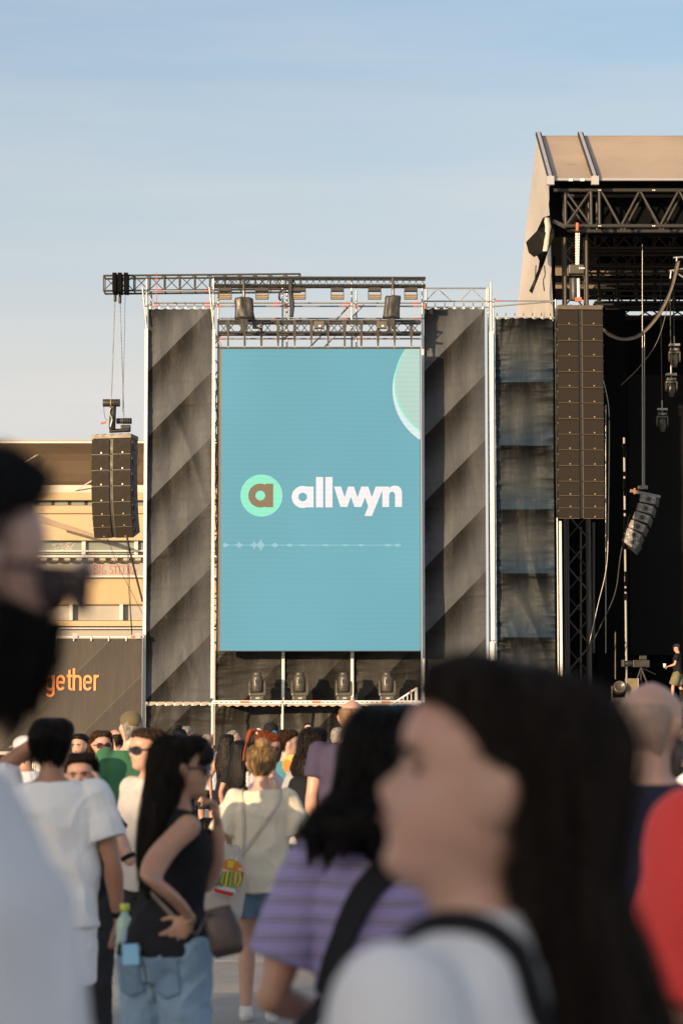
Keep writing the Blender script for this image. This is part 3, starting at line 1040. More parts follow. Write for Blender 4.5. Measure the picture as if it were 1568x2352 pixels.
TT = TD + 0.25
a, b_ = P(238, 668, TT), P(690, 664, TT)
truss('roof_truss', 'long black box truss across the tower top carrying the hanging speakers', a, b_, 0.46, 0.52, BROWN_STEEL, 0.03, 0.015, 0.47, 'x', group='trusses on the screen tower')
a, b_ = P(491, 654.5, SD - 0.3), P(977, 655.5, SD - 0.3)
truss('roof_truss', 'slim black lattice truss above the row of flood lights', a, b_, 0.225, 0.3, BLACK_STEEL, 0.034, 0.009, 0.19, 'x', False, group='trusses on the screen tower')
a, b_ = P(500, 763.5, SD + 0.05), P(966, 763.5, SD + 0.05)
lt = truss('lower_truss', 'dark truss just above the screen with straps hanging from it', a, b_, 0.34, 0.45, BROWN_STEEL, 0.036, 0.013, 0.27, 'w', False, group='trusses on the screen tower')
for k in range(12):
    x = 524 + 38.2 * k
    t0, t1 = P(x, 735, SD), P(x, 795.5, SD)
    n = 8
    rows = []
    for i in range(n + 1):
        f = i / n
        w = 0.055 * (1 - f) + 0.02 * f + 0.008 * math.sin(7 * f + k)
        c = t0.lerp(t1, f)
        rows.append([c + Vector((dx * w, dy * 0.03, 0)) for dx, dy in ((-1, -1), (1, -1), (1, 1), (-1, 1))])
    vs, fs = loft(rows)
    link('hanging_strap', mesh('hanging_strap', vs, fs, BROWN_STEEL), None, lt)
    box('shackle', t1 + Vector((0, 0, -.01)), (0.05, 0.04, 0.05), STEEL, lt)

# hanging cable bundle near the middle post
hc = thing('cable_bundle', 'black cable bundle hanging beside the middle scaffold post', 'cable', P(669, 728, SD))
for dx in (-2, 1.5, 3):
    pipe('cable', spline([P(668 + dx, 640, SD - .4), P(667 + dx * .6, 670, SD - .35), P(670 + dx, 700, SD - .3), P(669 + dx * .5, 728, SD - .3)]), 0.045, CABLE, hc, 6)
pipe('cable', spline([P(660, 664, SD - .4), P(645, 668, SD - .4), P(641, 684, SD - .35), P(645, 690, SD - .3)]), 0.03, CABLE, hc, 6)

# ================================================================== flood lights, covered lights, boxes
HOUSE = mat('flood_housing', (0.045, 0.04, 0.034), 0.55, 0.1, 0.2, 5)
TANREF = mat('flood_reflector', (0.33, 0.25, 0.15), 0.5, 0.1, 0.2, 5)
FL = [(517, 'leftmost of the six flood lights above the screen'), (602, 'second flood light from the left above the screen'), (687, 'third flood light from the left, beside the hanging cable bundle'),
      (774.5, 'fourth flood light from the left above the screen'), (860, 'fifth flood light, left of the covered light near the right'), (943, 'rightmost of the six flood lights above the screen')]
for x, lab in FL:
    D = SD - 0.3
    c = P(x, 674, D)
    th = thing('flood_light', lab, 'flood light', c, 0, 'flood lights above the screen')
    w = 0.39
    box('housing', c + Vector((0, 0.05, .115)), (w, 0.22, 0.10), HOUSE, th, bevel=0.012)
    for s in (-1, 1):
        box('side_arm', c + Vector((s * (w / 2 - .012), 0.0, -.02)), (0.025, 0.06, 0.29), HOUSE, th)
    v = box('visor', c + Vector((0, -0.02, -.095)), (w - .06, 0.05, 0.14), TANREF, th)
    for k in range(2):
        box('visor_rib', c + Vector((0, -0.05, -.07 - .05 * k)), (w - .06, 0.015, 0.012), HOUSE, v)
    box('lower_edge', c + Vector((0, -0.01, -.172)), (w, 0.07, 0.018), HOUSE, th)
    tube('clamp', c + Vector((0, 0.05, .16)), c + Vector((0, 0.05, .24)), 0.03, HOUSE, th)


def covered_light(x, y0, y1, w, lab, seed, skew):
    c0, c1 = P(x, y0, SD - .5), P(x, y1, SD - .5)
    th = thing('covered_light', lab, 'stage light', c1, 0, 'covered lights above the screen')
    rows = []
    n, mseg = 16, 40
    for i in range(n + 1):
        f = i / n
        c = c0.lerp(c1, f) + Vector((skew * f, 0, 0))
        k = 0.93 + 0.09 * f - 0.10 * math.sin(f * 3.1) * (0.5 + 0.5 * math.sin(seed))
        if i == 0: k *= 0.9
        row = []
        for j in range(mseg):
            an = 2 * math.pi * j / mseg
            ca, sa = math.cos(an), math.sin(an)
            q = (abs(ca) ** 6 + abs(sa) ** 6) ** (-1 / 6)
            r = w * k * q * (1 + 0.10 * fn((ca * 2, sa * 2, f * 1.5), 1.3, seed) + .05 * fn((ca * 6, sa * 6, f * 1.2), 1.4, seed + 3))
            row.append(c + Vector((r * ca, r * 0.8 * sa, 0.03 * fn((ca, sa, 0), 2, seed))))
        rows.append(row)
    vs, fs = loft(rows)
    link('rain_cover', mesh('rain_cover', vs, fs, BLACK_BAG, True), None, th)
    tube('strap', c0, c0 + Vector((0, 0, .55)), 0.045, BROWN_STEEL, th)
    tube('hook', c0 + Vector((0, -.03, .02)), c0 + Vector((0, -.03, .22)), 0.03, CHAIN, th)
    b0 = c1 + Vector((skew, -.1, .02))
    for dx, L in ((-.06, .42), (.05, .36)):
        vs, fs = loft([[b0 + Vector((dx + a_ * .05, dy * .02, -L * f)) for a_, dy in ((-1, -1), (1, -1), (.8, 1), (-1, 1))] for f in (0, .4, .75, 1)])
        link('hanging_tail', mesh('hanging_tail', vs, fs, BLACK_BAG), None, th)


covered_light(560, 685, 732, 0.285, 'light wrapped in a black cover above the left end of the screen', 3.0, 0.02)
covered_light(902, 681, 731, 0.25, 'light wrapped in a shiny black cover above the right end of the screen', 8.0, -0.05)
for x, lab in ((591, 'small grey box on the truss left of the screen centre'), (732.5, 'small grey box on the truss over the screen centre'), (877, 'small grey box on the truss beside the covered light')):
    c = P(x, 746.5, SD - .12)
    th = thing('control_box', lab, 'equipment box', c, 0, 'grey boxes on the lower truss')
    box('case', c, (0.285, 0.16, 0.215), mat('grey_case', (0.12, 0.10, 0.08), .55, .2), th, bevel=.012)
    box('sticker', c + Vector((0.02, -.084, -.04)), (.07, .006, .05), WHITE_RAIL, th)
    tube('clamp', c + Vector((-.05, 0, .1)), c + Vector((-.05, 0, .17)), .02, BROWN_STEEL, th)

# ================================================================== upright moving lights on the deck
ML_BODY = mat('moving_light_black', (0.075, 0.066, 0.052), 0.38, 0.1, 0.2, 4, spec=0.6)


def lathe(c, prof, seg=28, sx=1.0, sy=1.0):
    rows = [[c + Vector((r * sx * math.cos(2 * math.pi * k / seg), r * sy * math.sin(2 * math.pi * k / seg), z)) for k in range(seg)] for z, r in prof]
    return loft(rows)


def moving_light(x, D, zb, lab, s=1.0, rotz=0.0, flip=False, group='upright stage lights on the deck', y=None):
    p = P(x, 1600 if y is None else y, D)
    base = Vector((p.x, D, zb))
    th = thing('moving_light', lab, 'stage light', base, 0, group)
    g = -1 if flip else 1
    V = lambda x_, y_, z_: base + (Matrix.Rotation(rotz, 3, 'Z') @ Vector((x_ * s, y_ * s, g * z_ * s)))
    rz = Matrix.Rotation(rotz, 4, 'Z')
    bs = box('base', V(0, 0, .07), (.40 * s, .34 * s, .13 * s), ML_BODY, th, rz, .02 * s)
    box('status_display', V(0.02, -.172, .07), (.12 * s, .008 * s, .05 * s), mat('display_grey', (.4, .4, .38), .3), bs, rz)
    for sx in (-1, 1):
        box('foot', V(sx * .15, 0, 0.005), (.06 * s, .3 * s, .02 * s), BLACK_STEEL, bs, rz)
        # yoke arm, rounded at its top
        rows = []
        for i in range(9):
            f = i / 8
            w = .045 * (1 - max(0, f - .75) * 2.2)
            d = .10 * (1 - max(0, f - .7) * 1.4)
            xx = sx * (.225 - .0 * f + (-.015 if i == 0 else 0))
            rows.append([V(xx + a_ * w * .7, b__ * d, .15 + .44 * f) for a_, b__ in ((-1, -1), (1, -1), (1, 1), (-1, 1))])
        vs, fs = loft(rows)
        link('yoke_arm', mesh('yoke_arm', vs, fs, ML_BODY), None, th)
    box('yoke_bridge', V(0, 0, .185), (.46 * s, .22 * s, .10 * s), ML_BODY, th, rz, .025 * s)
    prof = [(.245, .10), (.26, .155), (.32, .175), (.45, .182), (.58, .178), (.68, .160), (.72, .150), (.735, .128), (.80, .122), (.83, .118), (.835, .10)]
    rows = [[V(r * math.cos(2 * math.pi * k / 28), r * .95 * math.sin(2 * math.pi * k / 28), z) for k in range(28)] for z, r in prof]
    vs, fs = loft(rows)
    hd = link('head', mesh('moving_light_head', vs, fs, ML_BODY, True), None, th)
    for z in (.36, .40, .44):
        box('vent_slot', V(0, -.176, z), (.14 * s, .012 * s, .012 * s), BLACK_STEEL, hd, rz)
    box('head_panel', V(0, -.172, .56), (.11 * s, .014 * s, .13 * s), BLACK_STEEL, hd, rz)
    return th


for x, lab in ((590.5, 'leftmost of the four upright stage lights under the screen'), (688, 'second upright stage light from the left under the screen'),
               (789.5, 'third upright stage light, just left of a white post'), (888.5, 'rightmost upright stage light, next to the sloping handrail')):
    moving_light(x, SD, zt + 0.01, lab, .98)

# ================================================================== line arrays
def cabinet(th, Mw, w, h, d, first=False):
    """One loudspeaker cabinet: body, two grilles with a recess between, badges."""
    B = lambda nm, c, sz, m, par, bev=0: box(nm, Mw @ Vector(c), sz, m, par, Mw.to_3x3().to_4x4(), bev)
    cb = B('cabinet', (0, d / 2, -h / 2), (w, d - .02, h - .006), SPEAKER_SIDE, th, .008)
    gw = w * 0.455
    for s in (-1, 1):
        g = B('grille', (s * (w / 2 - gw / 2), 0.0, -h / 2 - .004), (gw, .07, h - .03), SPEAKER, cb, .006)
        B('badge', (s * (w / 2 - gw / 2) + .03, -.04, -h + .055), (.035, .012, .035), BRASS, cb)
        B('grille_edge', (s * (w / 2 - gw / 2), -.005, -h + .006), (gw, .075, .012), SPEAKER_EDGE, cb)
    B('lit_gap_strip', (w / 2 - gw - .008, 0.005, -h / 2), (.014, .05, h - .02), SPEAKER_EDGE, cb)  # pale strip: sunlit right side of the gap put into the colour
    B('waveguide', (-.03, .03, -h / 2), (.06, .02, h - .02), BLACK_STEEL, cb)
    for s in (-1, 1):
        B('side_handle', (s * (w / 2 + .004), d * .5, -h / 2), (.02, d * .4, h * .35), BLACK_STEEL, cb)
        B('rigging_pin', (s * (w / 2 + .012), .03, -h * .25), (.03, .03, .05), SPEAKER_EDGE, cb)


def line_array(label, top, yaw, tilts, w, hs, d=0.6):
    """Hung column of cabinets starting at top (front centre), each tilted further; yaw turns the front."""
    th = thing('line_array', label, 'loudspeakers', top)
    fr = Matrix.Translation(top) @ Matrix.Rotation(yaw, 4, 'Z')
    bump = fr @ Matrix.Rotation(R(tilts[0]), 4, 'X')
    box('rigging_frame', bump @ Vector((0, .3, .075)), (w, .66, .13), SPEAKER_EDGE if False else mat('rigging_frame_brown', (0.13, 0.10, 0.07), .5, .1), th, bump.to_3x3().to_4x4(), .01)
    for k in range(5):
        box('rigging_tooth', bump @ Vector((-w * .4 + w * .2 * k, .3, .15)), (.08, .5, .03), BLACK_STEEL, th, bump.to_3x3().to_4x4())
    cur = fr
    for t, h in zip(tilts, hs):
        Mw = cur @ Matrix.Rotation(R(t), 4, 'X')
        cabinet(th, Mw, w, h, d)
        cur = Matrix.Translation((Mw @ Vector((0, 0, -h))) - cur.to_translation()) @ cur
    return th


LD_ = TD + 0.5
k_ = FV / LD_
top = P(257, 1008, LD_)
la = line_array('smaller speaker column hanging left of the scaffold over the ochre building', top, R(-15), [-2, 0, 2, 4.5, 9, 14, 19], 93 / k_ * 1.03, [.475, .475, .475, .475, .40, .35, .33])
hw = 105 / (FV / 74.4)
top = P(1331, 712, 74.4)
line_array('tall brown-black speaker column hanging at the stage edge', top, R(2.5), [0] * 11 + [1, 3, 7], hw, [.461] * 11 + [.42, .36, .30])

# chain hoists of the left column
hz = thing('chain_hoist', 'black chain hoist barrel with chain bag above the smaller speaker column', 'hoist', P(256, 990, LD_))
c = P(257, 925, LD_)
tube('motor', P(237, 925.5, LD_), P(276, 925.5, LD_), 0.115, BLACK_STEEL, hz, 20)
tube('motor_band', P(254, 925.5, LD_), P(257, 925.5, LD_), 0.118, BRASS, hz, 20)
tube('chain_bag', P(258, 985, LD_), P(260, 934, LD_), 0.10, BLACK_BAG, hz, 12)
pipe('pickle_cable', spline([P(239, 930, LD_), P(240, 950, LD_), P(243, 962, LD_), P(248, 966, LD_)]), .008, CABLE, hz)
box('pickle_switch', P(238, 971, LD_), (.17, .07, .06), RED_MARK, hz, Matrix.Rotation(R(-15), 4, 'Y'), .01)
pipe('loose_chain', spline([P(255, 936, LD_ - .12), P(252, 950, LD_ - .13), P(258, 962, LD_ - .13), P(254, 982, LD_ - .12)]), .035, CHAIN, hz)
hz2 = thing('chain_hoist', 'small ribbed chain hoist low beside the larger barrel hoist', 'hoist', P(288, 990, LD_))
tube('motor', P(268, 967, LD_ + .2), P(303, 967, LD_ + .2), 0.085, BROWN_STEEL, hz2, 18)
for x in (284, 289, 294, 299):
    tube('motor_rib', P(x, 967, LD_ + .2), P(x + 2, 967, LD_ + .2), 0.098, BLACK_STEEL, hz2, 18)
box('motor_hanger', P(289, 984, LD_ + .2), (.3, .2, .2), BLACK_STEEL, hz2, None, .03)
tube('spreader', P(252, 990, LD_ + .1), P(297, 988, LD_ + .1), .06, BLACK_STEEL, hz2, 8)
def chain(name, lab, a, b, r=0.013):
    th = thing(name, lab, 'chain', Vector(b))
    a, b = Vector(a), Vector(b)
    rows = []
    n = int((b - a).length / 0.05)
    d = (b - a).normalized()
    s = d.cross(Vector((0, 1, 0))).normalized()
    for i in range(n + 1):
        c_ = a.lerp(b, i / n)
        rr_ = r * (1.25 if i % 2 else 0.75)
        rows.append([c_ + s * (rr_ * math.cos(q * math.pi / 3)) + Vector((0, 1, 0)) * (rr_ * math.sin(q * math.pi / 3)) for q in range(6)])
    vs, fs = loft(rows)
    link('links', mesh('links', vs, fs, CHAIN), None, th)
    tube('hook', a + Vector((0, 0, .02)), a - Vector((0, 0, .22)), 0.045, BLACK_STEEL, th)
    return th
chain('hoist_chain', 'left chain from the top truss to the barrel hoist', P(265, 676, LD_), P(256.5, 915, LD_))
chain('hoist_chain', 'right chain from the top truss to the small ribbed hoist', P(276, 680, LD_), P(285, 958, LD_ + .2))
pipe_ = thing('steel_wire', 'thin safety wire right of the two hoist chains', 'wire', P(284, 960, LD_))
pipe('wire', [P(288, 676, LD_), P(286, 800, LD_), P(282, 948, LD_)], .007, CABLE, pipe_)
for x in (265, 277, 291):
    box('sling', P(x, 652, TT), (.12, .6, .58), BLACK_CLOTH, la)
# cables and ropes below the left column
cb = thing('speaker_cable', 'thick black cable slanting down from the smaller speaker column', 'cable', P(318, 1400, 74.6))
pipe('cable', spline([P(290, 1220, LD_ + .3), P(298, 1262, LD_ + .3), P(312, 1320, LD_ + .4), P(328, 1382, LD_ + .5)]), .03, CABLE, cb)
cb2 = thing('guy_rope', 'pair of thin ropes hanging straight from the smaller speaker column', 'rope', P(302, 1460, 74.6))
for dx in (0, 3):
    pipe('rope', [P(291 + dx, 1222, LD_ + .2), P(295 + dx, 1340, LD_ + .3), P(303 + dx * .3, 1458, LD_ + .4)], .009, CABLE, cb2)
cb3 = thing('guy_rope', 'very thin slack line slanting across the ochre building front', 'rope', P(328, 1412, 74.6))
pipe('rope', spline([P(243, 1224, LD_ + .2), P(270, 1295, LD_ + .3), P(300, 1355, LD_ + .4), P(329, 1412, LD_ + .5)]), .008, CABLE, cb3)
rd = thing('marker_rod', 'thin red rod standing on top of the left scaffold post', 'rod', P(360, 700, TD))
tube('rod', P(360, 700, TD), P(359.5, 625, TD), .01, RED_MARK, rd)

# ================================================================== main stage on the right
FL_Z = 2.86
X0 = 6.28
TAN = pvc('tan_roof_membrane', (0.50, 0.38, 0.26), 0.10)
CREAM = pvc('cream_side_membrane', (0.66, 0.59, 0.50), 0.25)
stg = thing('stage', 'main stage with black floor, black back cloth and grey trusses at the edge', 'stage', (16, 80, 0))
rf = thing('stage_roof', 'tan membrane stage roof with a cream side sheet and grey ribs', 'roof', (16, 80, 18))
XE = 30.0
# membrane panels: front slope between ribs, then rear slope
ya, za, yb, zb_, yc, zc = 76.0, P(784, 410, 76.0).z, 80.4, P(784, 313, 80.4).z, 85.6, 16.7
ribx = [X0, 7.62, 14.0, 20.5, XE]
for i in range(4):
    x0, x1 = ribx[i], ribx[i + 1]
    nu, nv = 12, 10
    for nm, (y0, z0_, y1, z1_) in (('front_panel', (ya, za, yb, zb_)), ('rear_panel', (yb, zb_, yc, zc))):
        vs = []
        for j in range(nv + 1):
            for k in range(nu + 1):
                u, v = k / nu, j / nv
                sag = (0.05 * math.sin(math.pi * u) + .03 * fn((u * (x1 - x0), v * 3, 0), .9, 5 + i)) * math.sin(math.pi * v)
                vs.append((x0 + (x1 - x0) * u, y0 + (y1 - y0) * v, z0_ + (z1_ - z0_) * v - sag + (.02 if nm == 'rear_panel' else 0)))
        fs = [(j * (nu + 1) + k, j * (nu + 1) + k + 1, (j + 1) * (nu + 1) + k + 1, (j + 1) * (nu + 1) + k) for j in range(nv) for k in range(nu)]
        link(nm, mesh(nm, vs, fs, TAN, True), None, rf)
RIB = mat('aluminium_rib', (0.42, 0.41, 0.42), .5, .15, .06)
for x in ribx[:-1]:
    d = Vector((0, yb - ya, zb_ - za))
    c = Vector((x, ya, za)) + d / 2 + Vector((0, -.05, .06))
    ang = math.atan2(zb_ - za, yb - ya)
    r_ = Matrix.Rotation(ang, 4, 'X')
    rb = box('rib', c, (.105, d.length + .25, .12), RIB, rf, r_, .015)
    for s in (-1, 1):
        box('rib_edge', c + Vector((s * .075, -.02, 0)), (.03, d.length + .1, .1), BLACK_STEEL, rb, r_)
    box('rib_shoe', Vector((x, ya - .14, za - .1)), (.22, .16, .26), RIB, rb)
tube('eave_tube', (X0, ya - .03, za - .04), (XE, ya - .03, za - .04), .045, RIB, rf)
for x in (6.9, 7.25):
    box('eave_clip', (x, ya - .08, za - .06), (.12, .06, .08), WHITE_RAIL, rf)
# cream side sheet, flaring outward and back
prof = []
for j in range(31):
    v = j / 30
    z = zb_ - 0.05 - v * (zb_ - P(784, 745, 78).z)
    xl = X0 + (5.62 - X0) * min(1, v * 1.15) ** 0.9          # rear edge
    xf = X0 + 0.02 + 0.16 * v                                 # front edge
    yl, yf = 80.45 + 0.4 * v, 77.0
    if z > za:                                               # the gable follows the roof slope
        f = (z - za) / (zb_ - za)
        yf = ya + (yb - ya) * f
    row = []
    for k in range(13):
        u = k / 12
        x = xf + (xl - xf) * u ** 1.2 + 0.03 * fn((u * 2, v * 3, 0), 1.5, 3)
        row.append((x - .03, yf + (yl - yf) * u, z))
    prof.append(row)
vs, fs = loft(prof, False, False)
link('side_sheet', mesh('side_sheet', vs, fs, CREAM, True), None, rf)
# torn black lining at the side
tn = thing('torn_lining', 'torn black cloth flapping from the stage roof side', 'cloth', P(1240, 540, 76.4))
outl = [(1262, 494), (1246, 500), (1232, 530), (1207, 556), (1213, 580), (1225, 590), (1232, 586), (1238, 600), (1235, 618), (1222, 652), (1214, 668), (1221, 674), (1228, 655), (1240, 625), (1250, 600), (1258, 575), (1272, 540), (1268, 510)]
for sgn in (0,):
    vs = []
    for i, (x, y) in enumerate(outl):
        D = 76.35 - 0.25 * math.sin(i * 1.3)
        vs.append(P(x, y, D))
    n = len(vs)
    vs2 = [v + Vector((0.02, .06, 0)) for v in vs]
    bm = bmesh.new()
    q = [bm.verts.new(v) for v in vs]
    es = [bm.edges.new((q[i], q[(i + 1) % n])) for i in range(n)]
    g = bmesh.ops.triangle_fill(bm, edges=es, use_beauty=True)
    ex = bmesh.ops.extrude_face_region(bm, geom=list(bm.faces))
    bmesh.ops.translate(bm, vec=(.01, .05, 0), verts=[v for v in ex['geom'] if isinstance(v, bmesh.types.BMVert)])
    me = bpy.data.meshes.new('torn_cloth'); bm.to_mesh(me); bm.free()
    me.materials.append(mat('torn_black_cloth', (.008, .0075, .007), .7, 0, .3, 4, spec=.15))
    link('torn_cloth', me, None, tn)
vs, fs = loft([[P(1245 + dx + s, y, 76.2 + dd) for dx, dd in ((0, 0), (9, -.12), (14, .05))] for s, y in ((2, 500), (6, 520), (5, 540), (3, 560), (0, 577))], False, False)
link('pale_flap', mesh('pale_flap', vs, fs, CREAM, True), None, tn)
for pts in ([(1249, 610), (1251, 630), (1247, 645), (1249, 668)], [(1230, 610), (1228, 640), (1224, 660)]):
    pipe('loose_cord', spline([P(x, y, 76.3) for x, y in pts]), .02, CABLE, tn)
# black sheets added under the rear slope to darken the interior, two gaps left
for v0, v1 in ((0.0, .775), (.84, .885), (.925, 1.0)):
    q = [(x, yb + (yc - yb) * v, zb_ + (zc - zb_) * v - .12) for v in (v0, v1) for x in (X0 + .1, XE)]
    link('dark_roof_sheet', mesh('dark_roof_sheet', q, [(0, 1, 3, 2)], BLACK_CLOTH), None, rf)
# stage box
box('floor', (17.5, 81.2, FL_Z - .1), (23.2, 10, .2), mat('black_stage_floor', (.035, .03, .027), .5, 0, .3, 1.5), stg)
box('front_skirt', (17.5, 76.25, (FL_Z - .2) / 2), (23.2, .06, FL_Z - .2), BLACK_CLOTH, stg)
box('back_cloth', (17.5, 86.2, (16.0 + FL_Z) / 2), (23.2, .1, 16.0 - FL_Z), BLACK_CLOTH, stg)
box('video_wall', ((P(1440, 1000, 85.5).x + XE) / 2, 85.5, (P(0, 1505, 85.5).z + 14) / 2), (XE - P(1440, 1000, 85.5).x, .2, 14 - P(0, 1505, 85.5).z), mat('dark_video_wall', (.007, .007, .0065), .7, spec=.15), stg)
box('side_wing', (P(1402, 1000, 83).x, 83, 9.3), (P(1440, 1, 83).x - P(1368, 1, 83).x, .1, 13), BLACK_CLOTH, stg)
box('side_wall', (X0 + .35, 82.5, 9.8), (.08, 7, 14), BLACK_CLOTH, stg)
box('valance', ((X0 + XE) / 2 + .1, 77.6, (za + P(0, 545, 77.6).z) / 2 + .4), (XE - X0 - .3, .05, za - P(0, 545, 77.6).z + .8), BLACK_CLOTH, stg)
vs, fs = loft([[P(x, y, 76.6), P(x + 38, y, 77.5)] for x, y in ((1268, 414), (1262, 440), (1259, 470), (1262, 500), (1270, 525), (1284, 545))], False, False)
link('side_lining', mesh('side_lining', vs, fs, BLACK_CLOTH, True), None, stg)
# front grey truss
FD_ = 76.5
a, b_ = P(1298, 519, FD_), Vector((XE, FD_, P(1298, 519, FD_).z))
ft = thing('stage_truss', 'large grey truss under the front edge of the stage roof', 'truss', a)
up, dp = Vector((0, 0, P(0, 437, FD_).z - a.z)), Vector((0, .8, 0))
for o in (Vector(), up, dp, up + dp):
    tube('chord', a + o - Vector((0.35 if o.z else 0.0, 0, 0)), b_ + o, .062, GREY_TRUSS, ft, 10)
xs_ = [1298, 1357, 1376, 1421, 1459, 1505, 1544, 1590, 1630]
px = [P(x, 500, FD_).x for x in xs_]
for x in px[:3]:
    tube('upright', (x, FD_, a.z), (x, FD_, a.z + up.z), .05, GREY_TRUSS, ft)
    tube('upright', (x, FD_ + .8, a.z), (x, FD_ + .8, a.z + up.z), .045, GREY_TRUSS, ft)
for o in (0, .8):
    tube('diagonal', (px[0], FD_ + o, a.z), (px[1], FD_ + o, a.z + up.z), .04, GREY_TRUSS, ft)
    tube('diagonal', (px[0], FD_ + o, a.z + up.z), (px[1], FD_ + o, a.z), .04, GREY_TRUSS, ft)
    x = px[2] + .05
    k = 0
    while x < XE - .7:
        tube('diagonal', (x + o * .2, FD_ + o, a.z + (up.z if k % 2 == 0 else 0)), (x + .58 + o * .2, FD_ + o, a.z + (0 if k % 2 == 0 else up.z)), .042, GREY_TRUSS, ft)
        x += .58 if k % 2 else .60
        k += 1
for x in (1376, 1500):
    for y in (437, 519):
        for d in (-2, 2):
            box('bolt', P(x + d, y, FD_ - .07), (.035, .03, .035), WHITE_RAIL, ft)
box('corner_arm', P(1283, 515, FD_ + .1), (.42, .1, .12), GREY_TRUSS, ft, Matrix.Rotation(R(25), 4, 'Y'))
# inner trusses
for i, (D, y, hg, x0, m_, lab) in enumerate([(79.0, 569, .65, 1330, BLACK_STEEL, 'dark truss hanging just behind the front stage truss'), (81.5, 612, .5, 1310, BLACK_STEEL, 'dark inner truss under the stage roof, second from the front'),
                                   (83.2, 642, .5, 1330, BLACK_STEEL, 'dark inner truss under the stage roof, third from the front'), (84.8, 694, .55, 1365, BLACK_STEEL, 'dark inner truss just above the strip of sky behind the stage'), (85.1, 727, .33, 1385, BLACK_STEEL, 'rearmost dark truss crossing the strip of sky behind the stage')]):
    a = P(x0, y, D)
    truss('inner_truss', lab, a, (XE, D, a.z), hg, .5, m_, .045, .025, .55, 'w', False, group='inner stage trusses')
for i, y in enumerate((586, 628, 668, 680)):
    D = 80.5 + 1.2 * i
    a = P(1340, y, D)
    tube('roof_pipe', a, (XE, D, a.z), .04, BLACK_STEEL, stg)
for k in range(16):
    x = P(1345, 1, 80).x + 0.62 * k
    tube('rafter', (x, 78.2, 18.2), (x + .9, 85.4, 16.5), .05, BLACK_STEEL, stg, 6)
tube('back_rail', (P(1385, 1, 86).x, 86.0, P(0, 712, 86).z), (XE, 86.0, P(0, 712, 86).z), .05, BLACK_STEEL, stg)
# side tower under the big speaker column and uprights
tw = thing('truss_tower', 'black lattice tower standing below the tall speaker column', 'truss tower', (P(1325, 1, 77.5).x, 77.5, 0))
D = 77.5
z1 = P(0, 470, D).z
xa, xb = P(1292, 1, D).x, P(1341, 1, D).x
for x in (xa, xb):
    for dy in (0, .65):
        tube('leg', (x, D + dy, 0), (x, D + dy, z1), .055 if dy == 0 else .045, BLACK_STEEL if dy else BROWN_STEEL, tw, 8)
z = 3.0
k = 0
while z < z1 - .8:
    tube('diagonal', (xa if k % 2 else xb, D, z), (xb if k % 2 else xa, D, z + .78), .03, BROWN_STEEL, tw, 6)
    tube('diagonal', (xb if k % 2 else xa, D + .65, z), (xa if k % 2 else xb, D + .65, z + .78), .025, BLACK_STEEL, tw, 6)
    z += .8
    k += 1
up_ = thing('stage_upright', 'pale upright broken by painted-in shadows at the side of the dark stage opening', 'post', (P(1422, 1, 79).x, 79, FL_Z))
px_ = P(1422, 1, 79)
tube('post', (px_.x, 79, FL_Z), (px_.x, 79, P(0, 1005, 79).z), .034, mat('dull_pale_post', (.42, .39, .35), .6), up_)
for k in range(26):
    z = P(0, 1020 + 14 * k + random.uniform(-4, 4), 78.9).z
    if k in (3, 4, 9, 10, 18, 19, 20):
        continue
    box('shadow_patch', (px_.x + random.uniform(-.03, .03), 78.93, z), (random.uniform(.07, .12), .09, random.uniform(.07, .24)), BLACK_CLOTH, up_)  # black pieces standing in for the shadows that break up the post
for x, y0, y1, r, m in ((1333, 1210, 1560, .03, SPEAKER_EDGE), (1412, 1450, 1560, .02, SPEAKER_EDGE), (1349, 1200, 1520, .016, CHAIN), (1362, 1200, 1500, .05, BROWN_STEEL), (1390, 930, 1500, .016, CHAIN), (1474, 560, 1115, .016, CHAIN), (1479, 760, 1115, .012, CHAIN)):
    a, b_ = P(x, y0, 78.2), P(x, y1, 78.2)
    tube('hanging_line', a, b_, r, m, stg, 6)
# hoist over the tall column
ho = thing('chain_hoist', 'chain hoist with pale double chain and red hook above the tall speaker column', 'hoist', P(1326, 690, 76.2))
for dx in (-5, -2, 2):
    a, b_ = P(1327 + dx, 535, 76.2), P(1326 + dx * .8, 615, 76.2)
    n = 26
    rows = []
    for i in range(n + 1):
        c = a.lerp(b_, i / n)
        r_ = .02 * (1.4 if i % 2 else .6)
        rows.append([c + Vector((r_ * math.cos(q), r_ * math.sin(q), 0)) for q in [2 * math.pi * j / 6 for j in range(6)]])
    vs, fs = loft(rows)
    link('chain', mesh('chain', vs, fs, WHITE_RAIL if dx else CHAIN), None, ho)
box('hoist_body', P(1322, 620, 76.2), (.46, .3, .28), mat('hoist_dark', (.09, .08, .065), .5, .2), ho, None, .03)
for k in range(4):
    box('hoist_label', P(1330 + 3.4 * k, 616, 76.03), (.03, .01, .05), WHITE_RAIL, ho)
tube('chain_bag', P(1318, 690, 76.2), P(1317, 640, 76.2), .14, BLACK_BAG, ho, 12)
tube('chain', P(1328, 690, 76.1), P(1327, 640, 76.1), .05, WHITE_RAIL, ho)
tube('hook', P(1325, 512, 76.2), P(1325, 530, 76.2), .05, RED_MARK, ho)
box('shackle', P(1327, 688, 76.05), (.2, .1, .12), RED_MARK, ho)
